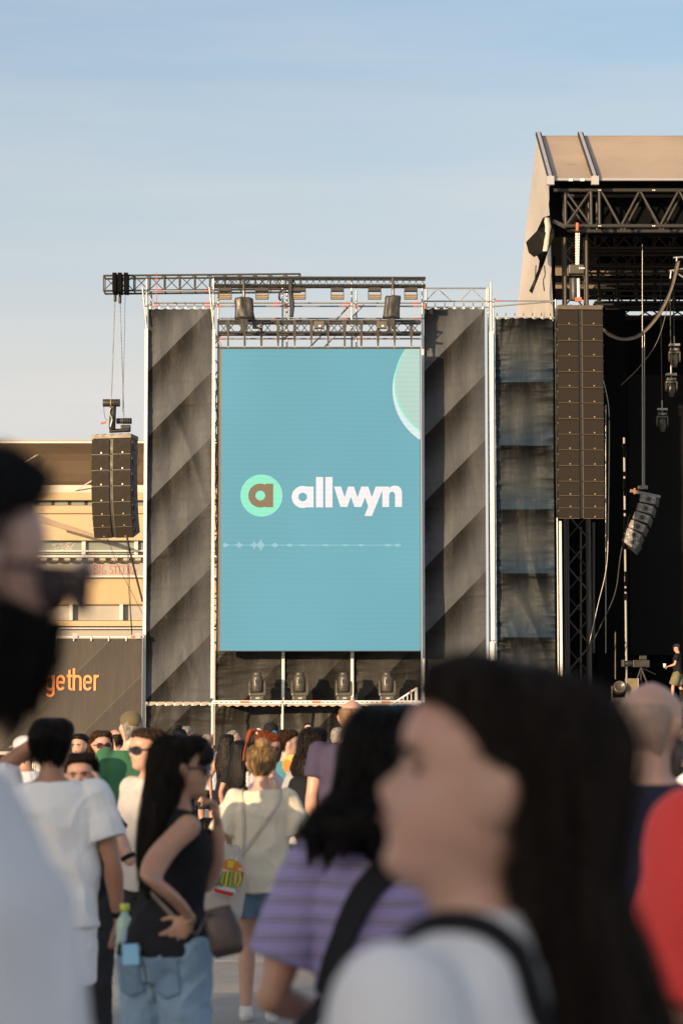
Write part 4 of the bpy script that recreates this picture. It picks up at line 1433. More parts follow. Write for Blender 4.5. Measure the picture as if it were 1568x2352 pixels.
# hanging cable bundle across the opening
cbn = thing('cable_bundle', 'grey-brown cable bundle sagging across the dark stage opening', 'cable', P(1450, 775, 76.8))
CB = mat('cable_tan', (.16, .12, .08), .6)
for k, o in enumerate((-3, 0, 3)):
    pipe('cable', spline([P(1556 + o, 600, 76.8), P(1540 + o * .6, 665, 76.8), P(1510 + o, 725, 76.8), P(1470, 768 + o, 76.8), P(1432, 779 + o * .7, 76.8), P(1402, 770 + o, 76.8), P(1384, 757 + o, 76.8)], 10), .028, CB if k else CABLE, cbn)
pipe('cable', spline([P(1549, 615, 76.9), P(1535, 690, 76.9), P(1510, 780, 76.9), P(1470, 840, 76.9), P(1425, 885, 76.9)], 10), .012, CB, cbn)
brk = thing('cable_bracket', 'pale steel bracket holding the cable bundle at the picture edge', 'bracket', P(1553, 610, 76.9))
for a, b_ in (((1545, 592), (1572, 590)), ((1536, 622), (1575, 616)), ((1553, 590), (1552, 622)), ((1540, 622), (1538, 640)), ((1545, 622), (1572, 640))):
    tube('bracket_tube', P(*a, 76.9), P(*b_, 76.9), .03, STEEL, brk)
pipe('trailing_cable', spline([P(1384, 870, 77), P(1396, 930, 77), P(1398, 1000, 77), P(1396, 1180, 77), P(1392, 1300, 77), P(1372, 1390, 77), P(1352, 1480, 77)]), .016, CHAIN, stg)
pipe('trailing_cable', spline([P(1445, 1180, 77.5), P(1425, 1270, 77.5), P(1412, 1360, 77.5), P(1382, 1430, 77.5), P(1355, 1485, 77.5)]), .02, CABLE, stg)
# hanging moving lights inside
for x, y, lab in ((1547, 800, 'uppermost dark moving light hanging inside the stage'), (1540, 868, 'middle dark moving light hanging inside the stage'), (1519, 948, 'lowest dark moving light hanging inside the stage')):
    p = P(x, y, 82)
    ml = moving_light(x, 82, p.z, lab, .75, 0, True, 'moving lights hanging inside the stage', y)
    tube('hanging_clamp', p, p + Vector((0, 0, .4)), .03, CHAIN, ml)
    box('top_plate', p + Vector((0, -.02, .1)), (.34, .25, .07), mat('plate_grey', (.3, .28, .25), .4, .3), ml)
    tube('hanging_bar', p + Vector((0, 0, .4)), p + Vector((0, 0, 4.5)), .02, BLACK_STEEL, ml)
# side fill column of grey cabinets
sf = thing('side_fill_array', 'short curved column of grey cabinets hanging tilted inside the stage', 'loudspeakers', P(1480, 1125, 79))
GREYCAB = mat('grey_cabinet', (.20, .19, .175), .5, .2, .25, 6)
pos = [(1491, 1150, 12), (1484, 1172, 16), (1476, 1193, 20), (1466, 1214, 25), (1456, 1234, 31), (1451, 1251, 36)]
for i, (x, y, an) in enumerate(pos):
    c = P(x, y, 79)
    r_ = Matrix.Rotation(R(an), 4, 'Y') @ Matrix.Rotation(R(-14), 4, 'Z')
    cbx = box('cabinet', c, (.48, .8, .265), GREYCAB, sf, r_, .02)
    M3 = r_.to_3x3()
    box('grille', c + M3 @ Vector((-.25, -.02, 0)), (.03, .74, .22), SPEAKER_EDGE, cbx, r_)
    q = c + M3 @ Vector((.02, -.405, 0))
    tube('port', q, q + M3 @ Vector((0, -.012, 0)), .07, BLACK_STEEL, cbx, 14)
    for dx, dz in ((-.13, .07), (.16, .07), (-.13, -.07), (.16, -.07)):
        q = c + M3 @ Vector((dx, -.408, dz))
        box('fitting', q, (.05, .02, .025), STEEL, cbx, r_)
box('fly_bar', P(1480, 1135, 79), (.95, .25, .10), mat('fly_bar_grey', (.22, .2, .18), .4, .4), sf, Matrix.Rotation(R(12), 4, 'Y'), .01)
box('fly_motor', P(1475, 1120, 79), (.3, .2, .12), GREYCAB, sf, None, .02)
box('fly_mark', P(1456, 1128, 78.9), (.06, .06, .18), RED_MARK, sf)
tube('fly_line', P(1476, 1118, 79), P(1474, 560, 79), .012, CHAIN, sf)
# things on the stage floor
sl = thing('floor_light', 'round stage light with pale rim standing on the stage floor edge', 'stage light', P(1406, 1592, 77))
c = Vector((P(1406, 1, 77).x, 77, FL_Z))
vs, fs = lathe(Vector((0, 0, 0)), [(-.16, .10), (-.12, .17), (0, .2), (.12, .2), (.16, .185), (.165, .15), (.12, .12)], 24)
Mr = Matrix.Translation(c + Vector((0, 0, .42))) @ Matrix.Rotation(R(70), 4, 'X')
link('lamp_head', mesh('lamp_head', vs, fs, ML_BODY, True), Mr, sl)
for s in (-1, 1):
    box('yoke_arm', c + Vector((s * .23, 0, .3)), (.03, .1, .38), SPEAKER_EDGE, sl)
box('base', c + Vector((0, 0, .07)), (.5, .34, .14), ML_BODY, sl, None, .02)
cs = thing('flight_case', 'brown flight case on the stage floor under the camera', 'case', P(1433, 1592, 77.3))
c = Vector((P(1433, 1, 77.3).x, 77.3, FL_Z))
box('case', c + Vector((0, 0, .36)), (.36, .4, .72), mat('case_brown', (.20, .14, .08), .55), cs, None, .015)
for dx in (-.18, .18):
    box('edge_strip', c + Vector((dx, -.205, .36)), (.03, .02, .72), STEEL, cs)
cm = thing('broadcast_camera', 'black broadcast camera on a tripod at the stage edge', 'camera', P(1452, 1592, 77.4))
c = Vector((P(1455, 1, 77.4).x, 77.4, FL_Z))
hd = c + Vector((0, 0, 1.05))
box('camera_body', hd + Vector((0, 0, .12)), (.5, .2, .22), BLACK_STEEL, cm, None, .02)
tube('lens', hd + Vector((-.25, 0, .12)), hd + Vector((-.52, -.05, .12)), .09, BLACK_STEEL, cm, 16)
box('viewfinder', hd + Vector((.05, -.05, .30)), (.22, .14, .12), BLACK_STEEL, cm, None, .01)
box('lens_hood', hd + Vector((-.56, -.06, .13)), (.08, .22, .2), BROWN_STEEL, cm)
for s in (-1, 0, 1):
    tube('tripod_leg', hd, c + Vector((s * .38, .25 * (1 - abs(s)) - .1, 0)), .03, BLACK_STEEL, cm)
tube('pan_bar', hd, hd + Vector((.45, .1, -.2)), .014, BLACK_STEEL, cm)
wd = thing('monitor_wedge', 'low black wedge monitor on the stage floor by the crew member', 'speaker', P(1566, 1592, 78.4))
c = Vector((P(1572, 1, 77.6).x, 77.6, FL_Z))
vs = [c + Vector(q) for q in [(-.4, -.25, 0), (.4, -.25, 0), (.4, .25, 0), (-.4, .25, 0), (-.4, -.2, .12), (.4, -.2, .12), (.4, .2, .4), (-.4, .2, .4)]]
link('cabinet', mesh('wedge', vs, [(3, 2, 1, 0), (0, 1, 5, 4), (1, 2, 6, 5), (2, 3, 7, 6), (3, 0, 4, 7), (4, 5, 6, 7)], BLACK_STEEL), None, wd)
box('grille', c + Vector((0, -.01, .27)), (.7, .02, .4), SPEAKER, wd, Matrix.Rotation(R(-55), 4, 'X'))

# ================================================================== crowd barriers in front of the tower
BAR = mat('barrier_aluminium', (.42, .40, .37), .45, .4, .15, 3)
for i in range(11):
    x = -11.0 + 1.25 * i
    p = Vector((x, 66.0, 0))
    places = ['nearest the banner end', 'second from the banner end', 'third from the banner end', 'fourth from the banner end', 'fifth from the banner end', 'sixth from the banner end', 'seventh from the banner end', 'eighth from the banner end', 'ninth from the banner end', 'next to last toward the stage', 'closest to the stage']
    th = thing('crowd_barrier', 'grey metal crowd barrier panel, ' + places[i], 'barrier', p, 0, 'crowd barriers in front of the tower')
    box('panel', p + Vector((0, 0, .62)), (1.18, .03, 1.0), BAR, th)
    tube('top_rail', p + Vector((-.6, -.02, 1.15)), p + Vector((.6, -.02, 1.15)), .03, BAR, th)
    for s in (-1, 1):
        tube('post', p + Vector((s * .6, 0, 0)), p + Vector((s * .6, 0, 1.15)), .028, BAR, th)
    box('foot_plate', p + Vector((0, -.4, .02)), (1.18, .9, .02), BAR, th)
stp = thing('security_step', 'low grey step behind the crowd barriers where the guard stands', 'step', (P(707, 1, 67).x, 67.2, 0))
box('step_top', (P(707, 1, 67.2).x, 67.2, .34), (1.2, .5, .05), BAR, stp)
for s in (-.5, .5):
    box('step_leg', (P(707, 1, 67.2).x + s, 67.2, .158), (.05, .45, .312), BAR, stp)
lw = thing('concrete_block', 'long pale concrete block low in front of the banner', 'block', (P(-40, 1, 62).x, 62, 0))
box('block', (P(-60, 1, 62).x, 62, .72), (P(82, 1, 62).x - P(-220, 1, 62).x, .5, 1.44), stone('pale_concrete', (.50, .44, .36)), lw, None, .03)

# ================================================================== people
# Local frame of a person: faces +Y, right hand side +X, feet at z = 0, laid out for a height of 1.72 m and scaled.
class Soup:
    """Closed overlapping pieces; a voxel remesh later melts them into one skin."""
    def __init__(self):
        self.v, self.f = [], []

    def add(self, vs, fs):
        n = len(self.v)
        self.v += [tuple(p) for p in vs]
        self.f += [tuple(i + n for i in q) for q in fs]

    def limb(self, pts, rs, seg=14, flat=False, squash=None, flat0=False):
        """Tapered round limb through pts with radii rs; ends rounded unless flat."""
        pts = [Vector(p) for p in pts]
        P_, R_ = [], []
        if not flat0:
            d = (pts[0] - pts[1]).normalized()
            P_ += [pts[0] + d * rs[0] * k for k in (.95, .7, .38)]
            R_ += [rs[0] * k for k in (.3, .7, .92)]
        # densify so bends stay round
        sp_ = []
        for i in range(len(pts) - 1):
            for k in range(4):
                sp_.append((pts[i].lerp(pts[i + 1], k / 4), rs[i] + (rs[i + 1] - rs[i]) * k / 4))
        sp_.append((pts[-1], rs[-1]))
        P_ += [q[0] for q in sp_]
        R_ += [q[1] for q in sp_]
        if not flat:
            d = (pts[-1] - pts[-2]).normalized()
            P_ += [pts[-1] + d * rs[-1] * k for k in (.38, .7, .95)]
            R_ += [rs[-1] * k for k in (.92, .7, .3)]
        rows = []
        ref = Vector((0.13, 1, 0.07)).normalized()
        for i, p in enumerate(P_):
            d = (P_[min(i + 1, len(P_) - 1)] - P_[max(i - 1, 0)])
            d = d.normalized() if d.length > 1e-6 else Vector((0, 0, 1))
            s = d.cross(ref)
            if s.length < .05:
                s = d.cross(Vector((1, 0, 0)))
            s.normalize()
            t = d.cross(s)
            k1, k2 = squash if squash else (1, 1)
            rows.append([p + s * (R_[i] * k1 * math.cos(2 * math.pi * j / seg)) + t * (R_[i] * k2 * math.sin(2 * math.pi * j / seg)) for j in range(seg)])
        self.add(*loft(rows))

    def ell(self, c, r, rot=None, nu=12, nv=9):
        c = Vector(c)
        rows = []
        for i in range(1, nv):
            ph = math.pi * i / nv
            row = []
            for j in range(nu):
                th = 2 * math.pi * j / nu
                q = Vector((r[0] * math.sin(ph) * math.cos(th), r[1] * math.sin(ph) * math.sin(th), -r[2] * math.cos(ph)))
                row.append(c + ((rot @ q) if rot is not None else q))
            rows.append(row)
        self.add(*loft(rows))

    def rings(self, rows, seg=32, p=2.35, bumps=None):
        """Loft of superellipse sections (z, half width, half depth, y centre[, x centre])."""
        out = []
        for r in rows:
            z, a, b, yc = r[:4]
            xc = r[4] if len(r) > 4 else 0
            row = []
            for j in range(seg):
                t = 2 * math.pi * j / seg
                c, s = math.cos(t), math.sin(t)
                x = a * math.copysign(abs(c) ** (2 / p), c)
                y = b * math.copysign(abs(s) ** (2 / p), s)
                row.append(Vector((xc + x, yc + y, z)))
            out.append(row)
        self.add(*loft(out))


def interp(tab, z):
    for i in range(len(tab) - 1):
        if z <= tab[i + 1][0]:
            f = (z - tab[i][0]) / (tab[i + 1][0] - tab[i][0])
            f = f * f * (3 - 2 * f) if False else f
            return tab[i][1] + (tab[i + 1][1] - tab[i][1]) * max(0, f)
    return tab[-1][1]


HF = [(0, .062), (.006, .076), (.016, .088), (.028, .087), (.036, .082), (.046, .086), (.054, .089), (.060, .085), (.068, .091), (.076, .087), (.085, .084), (.10, .083), (.113, .079), (.122, .083), (.132, .091), (.148, .093), (.165, .089), (.182, .078), (.198, .058), (.211, .034), (.22, .012), (.225, .002)]
HB = [(0, -.012), (.02, -.035), (.05, -.066), (.08, -.088), (.11, -.1), (.14, -.104), (.165, -.099), (.185, -.083), (.2, -.062), (.212, -.038), (.22, -.016), (.225, -.002)]
HW = [(0, .022), (.008, .034), (.02, .044), (.04, .056), (.06, .063), (.085, .069), (.11, .0735), (.14, .0755), (.165, .071), (.185, .06), (.2, .046), (.212, .03), (.22, .013), (.225, .001)]
NOSE = [(.068, 0), (.074, .008), (.079, .021), (.084, .027), (.090, .0265), (.098, .021), (.108, .014), (.118, .008), (.126, .003), (.132, 0)]


def head_mesh(female):
    rows = []
    N = 72
    zs = [0.225 * i / 60 for i in range(61)]
    for z in zs:
        yf, yb, w = interp(HF, z), interp(HB, z), interp(HW, z)
        if female:
            w *= .955
            if z < .05: w *= .93
        nb = interp(NOSE, z) if .068 <= z <= .132 else 0
        row = []
        for j in range(N):
            t = 2 * math.pi * j / N
            s, c = math.sin(t), math.cos(t)
            x = w * math.copysign(abs(s) ** .88, s)
            y = (yf if c > 0 else -yb) * math.copysign(abs(c) ** .92, c)
            if c > 0:
                sg = .0085 + .006 * max(0, min(1, (.105 - z) / .03))
                y += nb * math.exp(-(x / sg) ** 2)
                for sx in (-1, 1):      # eye sockets, cheekbones
                    y -= .012 * math.exp(-((x - sx * .031) / .016) ** 2 - ((z - .114) / .010) ** 2)
                    y += .004 * math.exp(-((x - sx * .042) / .016) ** 2 - ((z - .088) / .014) ** 2)
                for zz, am in ((.053, .0035), (.066, .0035)):
                    y += am * math.exp(-(x / .018) ** 2 - ((z - zz) / .0045) ** 2)
                y -= .004 * math.exp(-(x / .024) ** 2 - ((z - .0595) / .002) ** 2)
            row.append(Vector((x, y, z)))
        rows.append(row)
    return loft(rows)


HEAD = {True: head_mesh(True), False: head_mesh(False)}


def hair_rows(style, female):
    """(z, y front, y back, half width) sections in the head frame; the front sinks into the skull below the hairline."""
    top = [(.2385, .012, -.02, .014), (.236, .035, -.045, .034), (.228, .055, -.072, .052), (.215, .077, -.094, .067)]
    if style == 'short':
        return top + [(.198, .082, -.108, .077), (.183, .074, -.115, .0815), (.168, .054, -.117, .0825), (.15, .030, -.117, .0820), (.132, .012, -.115, .0800), (.118, -.016, -.110, .0765), (.10, -.030, -.104, .0725), (.08, -.034, -.095, .067), (.06, -.038, -.082, .058), (.04, -.04, -.066, .048)]
    if style == 'crop':
        return [(z - .006, yf - .006, yb + .006, w - .005) for z, yf, yb, w in hair_rows('short', female)]
    if style == 'receding':
        return [(.17, -.02, -.102, .06), (.165, .0, -.107, .072), (.15, .012, -.110, .0785), (.13, .016, -.109, .0785), (.11, -.005, -.105, .0755), (.085, -.025, -.097, .07), (.06, -.032, -.08, .06), (.035, -.035, -.06, .048)]
    if style == 'back':        # pulled back, for buns and ponytails
        return [(z + .002, yf - .004, yb - .002, w) for z, yf, yb, w in top] + [(.198, .080, -.112, .078), (.184, .072, -.118, .082), (.168, .05, -.120, .083), (.15, .03, -.120, .083), (.13, .02, -.118, .082), (.112, -.006, -.110, .077), (.09, -.028, -.1, .068), (.07, -.042, -.088, .055), (.052, -.05, -.074, .036)]
    # long styles
    t = [(.240, .012, -.02, .014), (.238, .035, -.05, .036), (.231, .057, -.080, .056), (.218, .077, -.105, .072), (.200, .080, -.122, .083), (.182, .068, -.131, .089), (.164, .046, -.134, .092), (.14, .028, -.136, .094), (.11, .012, -.137, .096), (.08, .0, -.137, .098), (.05, -.004, -.138, .100)]
    L = {'long': .40, 'mid': .22, 'vlong': .62, 'bob': .12}[style]
    n = 8
    for i in range(1, n + 1):
        f = i / n
        t.append((.05 - L * f, -.01 - .055 * min(1, f * 1.6), -.138 - .022 * math.sin(f * math.pi * .9), .100 + .03 * math.sin(f * 2.6) - (.05 * max(0, f - .75) * 4 * .6)))
    return t


def hair_mesh(rows, seed, curl=0.0, ragged=0.02, strand=.03, shift=None, N=84):
    pts = []
    dense = []
    for i in range(len(rows) - 1):
        k = 3 if abs(rows[i][0] - rows[i + 1][0]) > .03 else 2
        for q in range(k):
            f = q / k
            dense.append(tuple(a + (b - a) * f for a, b in zip(rows[i], rows[i + 1])))
    dense.append(rows[-1])
    out = []
    nrow = len(dense)
    for ri, (z, yf, yb, w) in enumerate(dense):
        yc, ry = (yf + yb) / 2, (yf - yb) / 2
        row = []
        for j in range(N):
            t = 2 * math.pi * j / N
            s, c = math.sin(t), math.cos(t)
            x = w * math.copysign(abs(s) ** .9, s)
            y = yc + ry * math.copysign(abs(c) ** .9, c)
            g = 1 + strand * fn((s * 7, c * 7, z * 3), 1.0, seed) + strand * .8 * fn((s * 16, c * 16, z * 4), 1.0, seed + 5)
            if curl:
                g += curl * fn((s * 4, c * 4, z * 28), 1.0, seed + 8) + curl * .6 * fn((s * 9, c * 9, z * 50), 1.0, seed + 11)
            zz = z
            if ri >= nrow - 3:
                zz += ragged * 2 * fn((s * 6, c * 6, 0), 1.0, seed + 3) * (ri - nrow + 4) / 3
            v = Vector((x * g, yc + (y - yc) * g, zz))
            if shift:
                v += shift(zz)
            row.append(v)
        out.append(row)
    return loft(out)


def strands(rows, seed, count, curl=0, shift=None, rs=1.0):
    """Thin locks lying on the hair shell, a little proud of it and wandering, with loose ends."""
    rnd = random.Random(int(seed * 100))
    vs, fs = [], []
    nr = len(rows)
    for _ in range(count):
        t = rnd.uniform(0, 2 * math.pi)
        i0 = rnd.randint(0, max(1, nr // 3))
        i1 = rnd.randint(nr // 2, nr - 1)
        wv, ph = rnd.uniform(.03, .10), rnd.uniform(0, 6)
        fly = rnd.random() < .22
        rad = rnd.uniform(.0018, .0045) * rs if not fly else .0011 * (rs + .3) / 1.3
        lift = rnd.uniform(.000, .006) if not fly else rnd.uniform(.004, .018)
        ends = rnd.uniform(0, .03)
        ring_ = []
        for i in range(i0, i1 + 1):
            z, yf, yb, w = rows[i]
            a = t + wv * math.sin(ph + i * .6) + curl * 2 * math.sin(ph + i * 2.3)
            s, c = math.sin(a), math.cos(a)
            yc, ry = (yf + yb) / 2, (yf - yb) / 2
            p = Vector((w * math.copysign(abs(s) ** .9, s), yc + ry * math.copysign(abs(c) ** .9, c), z))
            o = Vector((s, c, .15)).normalized()
            f = (i - i0) / max(1, i1 - i0)
            p += o * (lift + (ends * f * f * .3))
            if i == i1: p.z -= ends
            if shift: p += shift(p.z)
            k = rad * (.35 + .65 * math.sin(math.pi * min(.98, f * .8 + .15)))
            tg = Vector((c, -s, 0))
            ring_.append([p + tg * k, p + o * k, p - tg * k, p - o * k])
        if len(ring_) > 2:
            v, q = loft(ring_)
            n = len(vs)
            vs += v
            fs += [tuple(x + n for x in g) for g in q]
    return vs, fs


def cloth_mat(name, col, var=.1, rough=.85, stripes=None, weave=220, extra=None):
    if name in MC:
        return MC[name]
    m, t, b = newmat(name)
    v = t.coord('Object')
    f = t.noise(v, 3.0, 4, .6)
    base = t.mix(t.ramp(f, .3, .7), c4([c * (1 - var) for c in col]), c4([min(1, c * (1 + var)) for c in col]))
    s = t.xyz(v)
    if stripes:
        per, rules = stripes
        wob = t.math('MULTIPLY', t.math('SUBTRACT', t.noise(v, 5, 2), .5), .012)
        fr = t.math('FRACT', t.math('DIVIDE', t.math('ADD', s[2], wob), per))
        for a, b_, cc in rules:
            k = t.math('MULTIPLY', t.math('GREATER_THAN', fr, a), t.math('LESS_THAN', fr, b_))
            base = t.mix(k, base, c4(cc))
    if extra == 'denim':
        base = t.mix(t.ramp(t.noise(v, 4.0, 4, .6), .4, .7, 0, .6), base, c4([min(1, c * 1.6) for c in col]))
    t.put(b.inputs['Base Color'], base)
    b.inputs['Roughness'].default_value = rough
    b.inputs['Specular IOR Level'].default_value = .25
    b.inputs['Sheen Weight'].default_value = .12 if max(col) > .1 else 0.0
    n1 = t.noise(v, 9.0, 5, .6, .8)
    n2 = t.noise(v, weave, 2, .5)
    t.put(b.inputs['Normal'], t.bump(t.math('ADD', n1, t.math('MULTIPLY', n2, .15)), .45, .02))
    MC[name] = m
    return m


def skin_mat(name, col):
    if name in MC:
        return MC[name]
    m, t, b = newmat(name)
    v = t.coord('Object')
    f = t.noise(v, 14, 4, .6)
    base = t.mix(t.ramp(f, .3, .75), c4([c * .9 for c in col]), c4([min(1, col[0] * 1.08), col[1] * .98, col[2] * .96]))
    blush = t.ramp(t.noise(v, 6.5, 3, .55), .5, .72, 0, .55)
    base = t.mix(blush, base, c4([min(1, col[0] * 1.1), col[1] * .74, col[2] * .70]))
    t.put(b.inputs['Base Color'], base)
    b.inputs['Roughness'].default_value = .48
    b.inputs['Subsurface Weight'].default_value = .12
    b.inputs['Subsurface Radius'].default_value = (.02, .008, .004)
    t.put(b.inputs['Normal'], t.bump(t.noise(v, 160, 3), .12, .004))
    MC[name] = m
    return m


def hair_mat(name, col):
    if name in MC:
        return MC[name]
    m, t, b = newmat(name)
    v = t.coord('Object', scale=(60, 60, 5))
    f = t.noise(v, 1.0, 4, .6)
    v2 = t.coord('Object', scale=(14, 14, 1.2))
    g = t.noise(v2, 1.0, 3)
    base = t.mix(t.ramp(f, .35, .7), c4([c * .5 for c in col]), c4([min(1, c * 1.7) for c in col]))
    base = t.mix(t.ramp(g, .5, .85, 0, .4), base, c4([min(1, c * 1.7) for c in col]))
    t.put(b.inputs['Base Color'], base)
    b.inputs['Roughness'].default_value = .5
    b.inputs['Specular IOR Level'].default_value = .16
    t.put(b.inputs['Normal'], t.bump(f, .7, .012))
    MC[name] = m
    return m


SK_LIGHT = skin_mat('skin_light', (.56, .34, .25))
SK_MID = skin_mat('skin_mid', (.46, .265, .18))
SK_TAN = skin_mat('skin_tan', (.36, .19, .12))
SK_PALE = skin_mat('skin_pale', (.62, .42, .33))
H_BLACK = hair_mat('hair_black', (.006, .005, .005))
H_DBROWN = hair_mat('hair_dark_brown', (.011, .0075, .006))
H_BROWN = hair_mat('hair_brown', (.04, .021, .012))
H_RED = hair_mat('hair_red', (.19, .045, .015))
H_BLONDE = hair_mat('hair_dark_blonde', (.22, .14, .065))
H_GREY = hair_mat('hair_grey', (.22, .20, .18))
GLASS_D = mat('dark_lens', (.012, .01, .012), .12, 0, .1, 3, spec=.7)
GLASS_P = mat('tinted_lens', (.05, .014, .018), .3, 0, .1, 3, spec=.25)
EYE = mat('eye_dark', (.03, .02, .015), .2)
LIP = skin_mat('lips', (.42, .16, .13))
WHITE_T = cloth_mat('white_cotton', (.82, .82, .83), .04)
WHITE_T2 = cloth_mat('white_cotton_two', (.80, .80, .82), .05)
CREAM_T = cloth_mat('cream_cotton', (.70, .62, .48), .05)
BLACK_T = cloth_mat('black_cotton', (.010, .010, .013), .2)
NAVY_T = cloth_mat('navy_cotton', (.020, .021, .042), .15)
PURPLE_NAVY = cloth_mat('purple_navy_cotton', (.055, .045, .085), .12)
GREEN_T = cloth_mat('green_cotton', (.035, .13, .065), .12)
TEAL_T = cloth_mat('teal_cotton', (.06, .22, .27), .1)
GREY_T = cloth_mat('grey_cotton', (.34, .34, .35), .08)
RED_T = cloth_mat('red_cotton', (.78, .065, .055), .08)
LAV_T = cloth_mat('lavender_cotton', (.58, .52, .60), .06)
PALE_T = cloth_mat('pale_grey_linen', (.50, .47, .44), .08)
SALMON = cloth_mat('salmon_cotton', (.42, .13, .13), .1)
KHAKI = cloth_mat('khaki_cotton', (.17, .15, .09), .2)
DENIM = cloth_mat('light_denim', (.19, .28, .38), .2, extra='denim')
DENIM_D = cloth_mat('blue_denim', (.06, .115, .17), .2, extra='denim')
DENIM_M = cloth_mat('mid_blue_denim', (.13, .21, .30), .2, extra='denim')
DARKPANT = cloth_mat('dark_trousers', (.025, .025, .03), .15)
STRIPE_P = cloth_mat('lilac_striped_cotton', (.29, .245, .47), .06, stripes=(.0385, [(.0, .10, (.045, .04, .07)), (.10, .17, (.55, .52, .66)), (.17, .25, (.05, .045, .08))]))
STRIPE_B = cloth_mat('blue_striped_cotton', (.55, .60, .68), .05, stripes=(.05, [(.0, .5, (.16, .27, .42))]))
OLIVE = cloth_mat('olive_cotton', (.13, .105, .05), .12)
WHITE_CAP = cloth_mat('white_cap', (.68, .68, .70), .05)
BAG_BROWN = mat('brown_leather', (.06, .04, .036), .5, 0, .2, 8, .2, 60)

PENDING = []


def finish_soup(name, soup, m, Mw, parent, voxel, smooth=4, wrinkle=None, seed=0):
    me = mesh(name, soup.v, soup.f, m, True)
    o = link(name, me, Mw, parent)
    r = o.modifiers.new('r', 'REMESH')
    r.mode = 'VOXEL'
    r.voxel_size = voxel
    r.use_smooth_shade = True
    s = o.modifiers.new('s', 'SMOOTH')
    s.factor = .5
    s.iterations = smooth
    PENDING.append((o, m, wrinkle, seed))
    return o


def bake_pending():
    dg = bpy.context.evaluated_depsgraph_get()
    dg.update()
    done = []
    for o, m, wr, seed in PENDING:
        me = bpy.data.meshes.new_from_object(o.evaluated_get(dg))
        done.append(me)
    for (o, m, wr, seed), me in zip(PENDING, done):
        old = o.data
        o.modifiers.clear()
        nm = old.name
        o.data = me
        bpy.data.meshes.remove(old)
        me.name = nm
        me.materials.clear()
        me.materials.append(m)
        me.shade_smooth()
        if wr:
            n = len(me.vertices)
            co = np.empty(n * 3, np.float32); me.vertices.foreach_get('co', co)
            no = np.empty(n * 3, np.float32); me.vertex_normals.foreach_get('vector', no)
            co = co.reshape(-1, 3); no = no.reshape(-1, 3)
            amp, kind = wr
            d = np.empty(n, np.float32)
            for i in range(n):
                x, y, z = co[i]
                if kind == 'shirt':     # drape folds running mostly down and across
                    d[i] = mn.noise(Vector((x * 9 + z * 3, y * 9, z * 3.2 + seed))) + .7 * mn.noise(Vector((x * 5 - z * 8, y * 6, z * 7 + x * 6 + seed * 2))) + .35 * mn.noise(Vector((x * 20, y * 20, z * 14 + seed))) + 1.1 * max(0, .55 - 3 * abs(mn.noise(Vector((x * 4 + z * 4.5, y * 5, z * 3.5 - x * 5 + seed * 3)))))
                else:                   # trousers: creases across the leg
                    d[i] = mn.noise(Vector((x * 7, y * 7, z * 13 + x * 7 + seed))) + 1.0 * max(0, .5 - 3 * abs(mn.noise(Vector((x * 5, y * 5, z * 8 - x * 9 + seed * 2))))) + .6 * mn.noise(Vector((x * 14 + z * 5, y * 14, z * 20 - x * 10 + seed)))
            co = co + no * (d * amp)[:, None]
            me.vertices.foreach_set('co', co.ravel())
            me.update()
    PENDING.clear()


TORSO = {
    False: [(.80, .10, .085, -.01), (.86, .158, .112, -.012), (.93, .165, .112, -.01), (1.0, .152, .103, 0), (1.08, .148, .100, .002), (1.18, .160, .106, .004), (1.27, .174, .112, .004), (1.34, .178, .108, 0), (1.39, .168, .094, -.006), (1.425, .135, .078, -.012), (1.45, .092, .066, -.014), (1.475, .060, .058, -.012)],
    True: [(.80, .11, .09, -.012), (.86, .165, .118, -.016), (.93, .168, .116, -.014), (1.0, .142, .10, -.004), (1.08, .124, .088, .002), (1.17, .134, .092, .004), (1.26, .150, .104, .008), (1.33, .152, .098, .002), (1.385, .145, .084, -.006), (1.42, .118, .07, -.012), (1.445, .08, .058, -.014), (1.47, .050, .050, -.012)],
}
ARM_DOWN = lambda s: ((s * .245, -.045, 1.13), (s * .262, .045, .885))


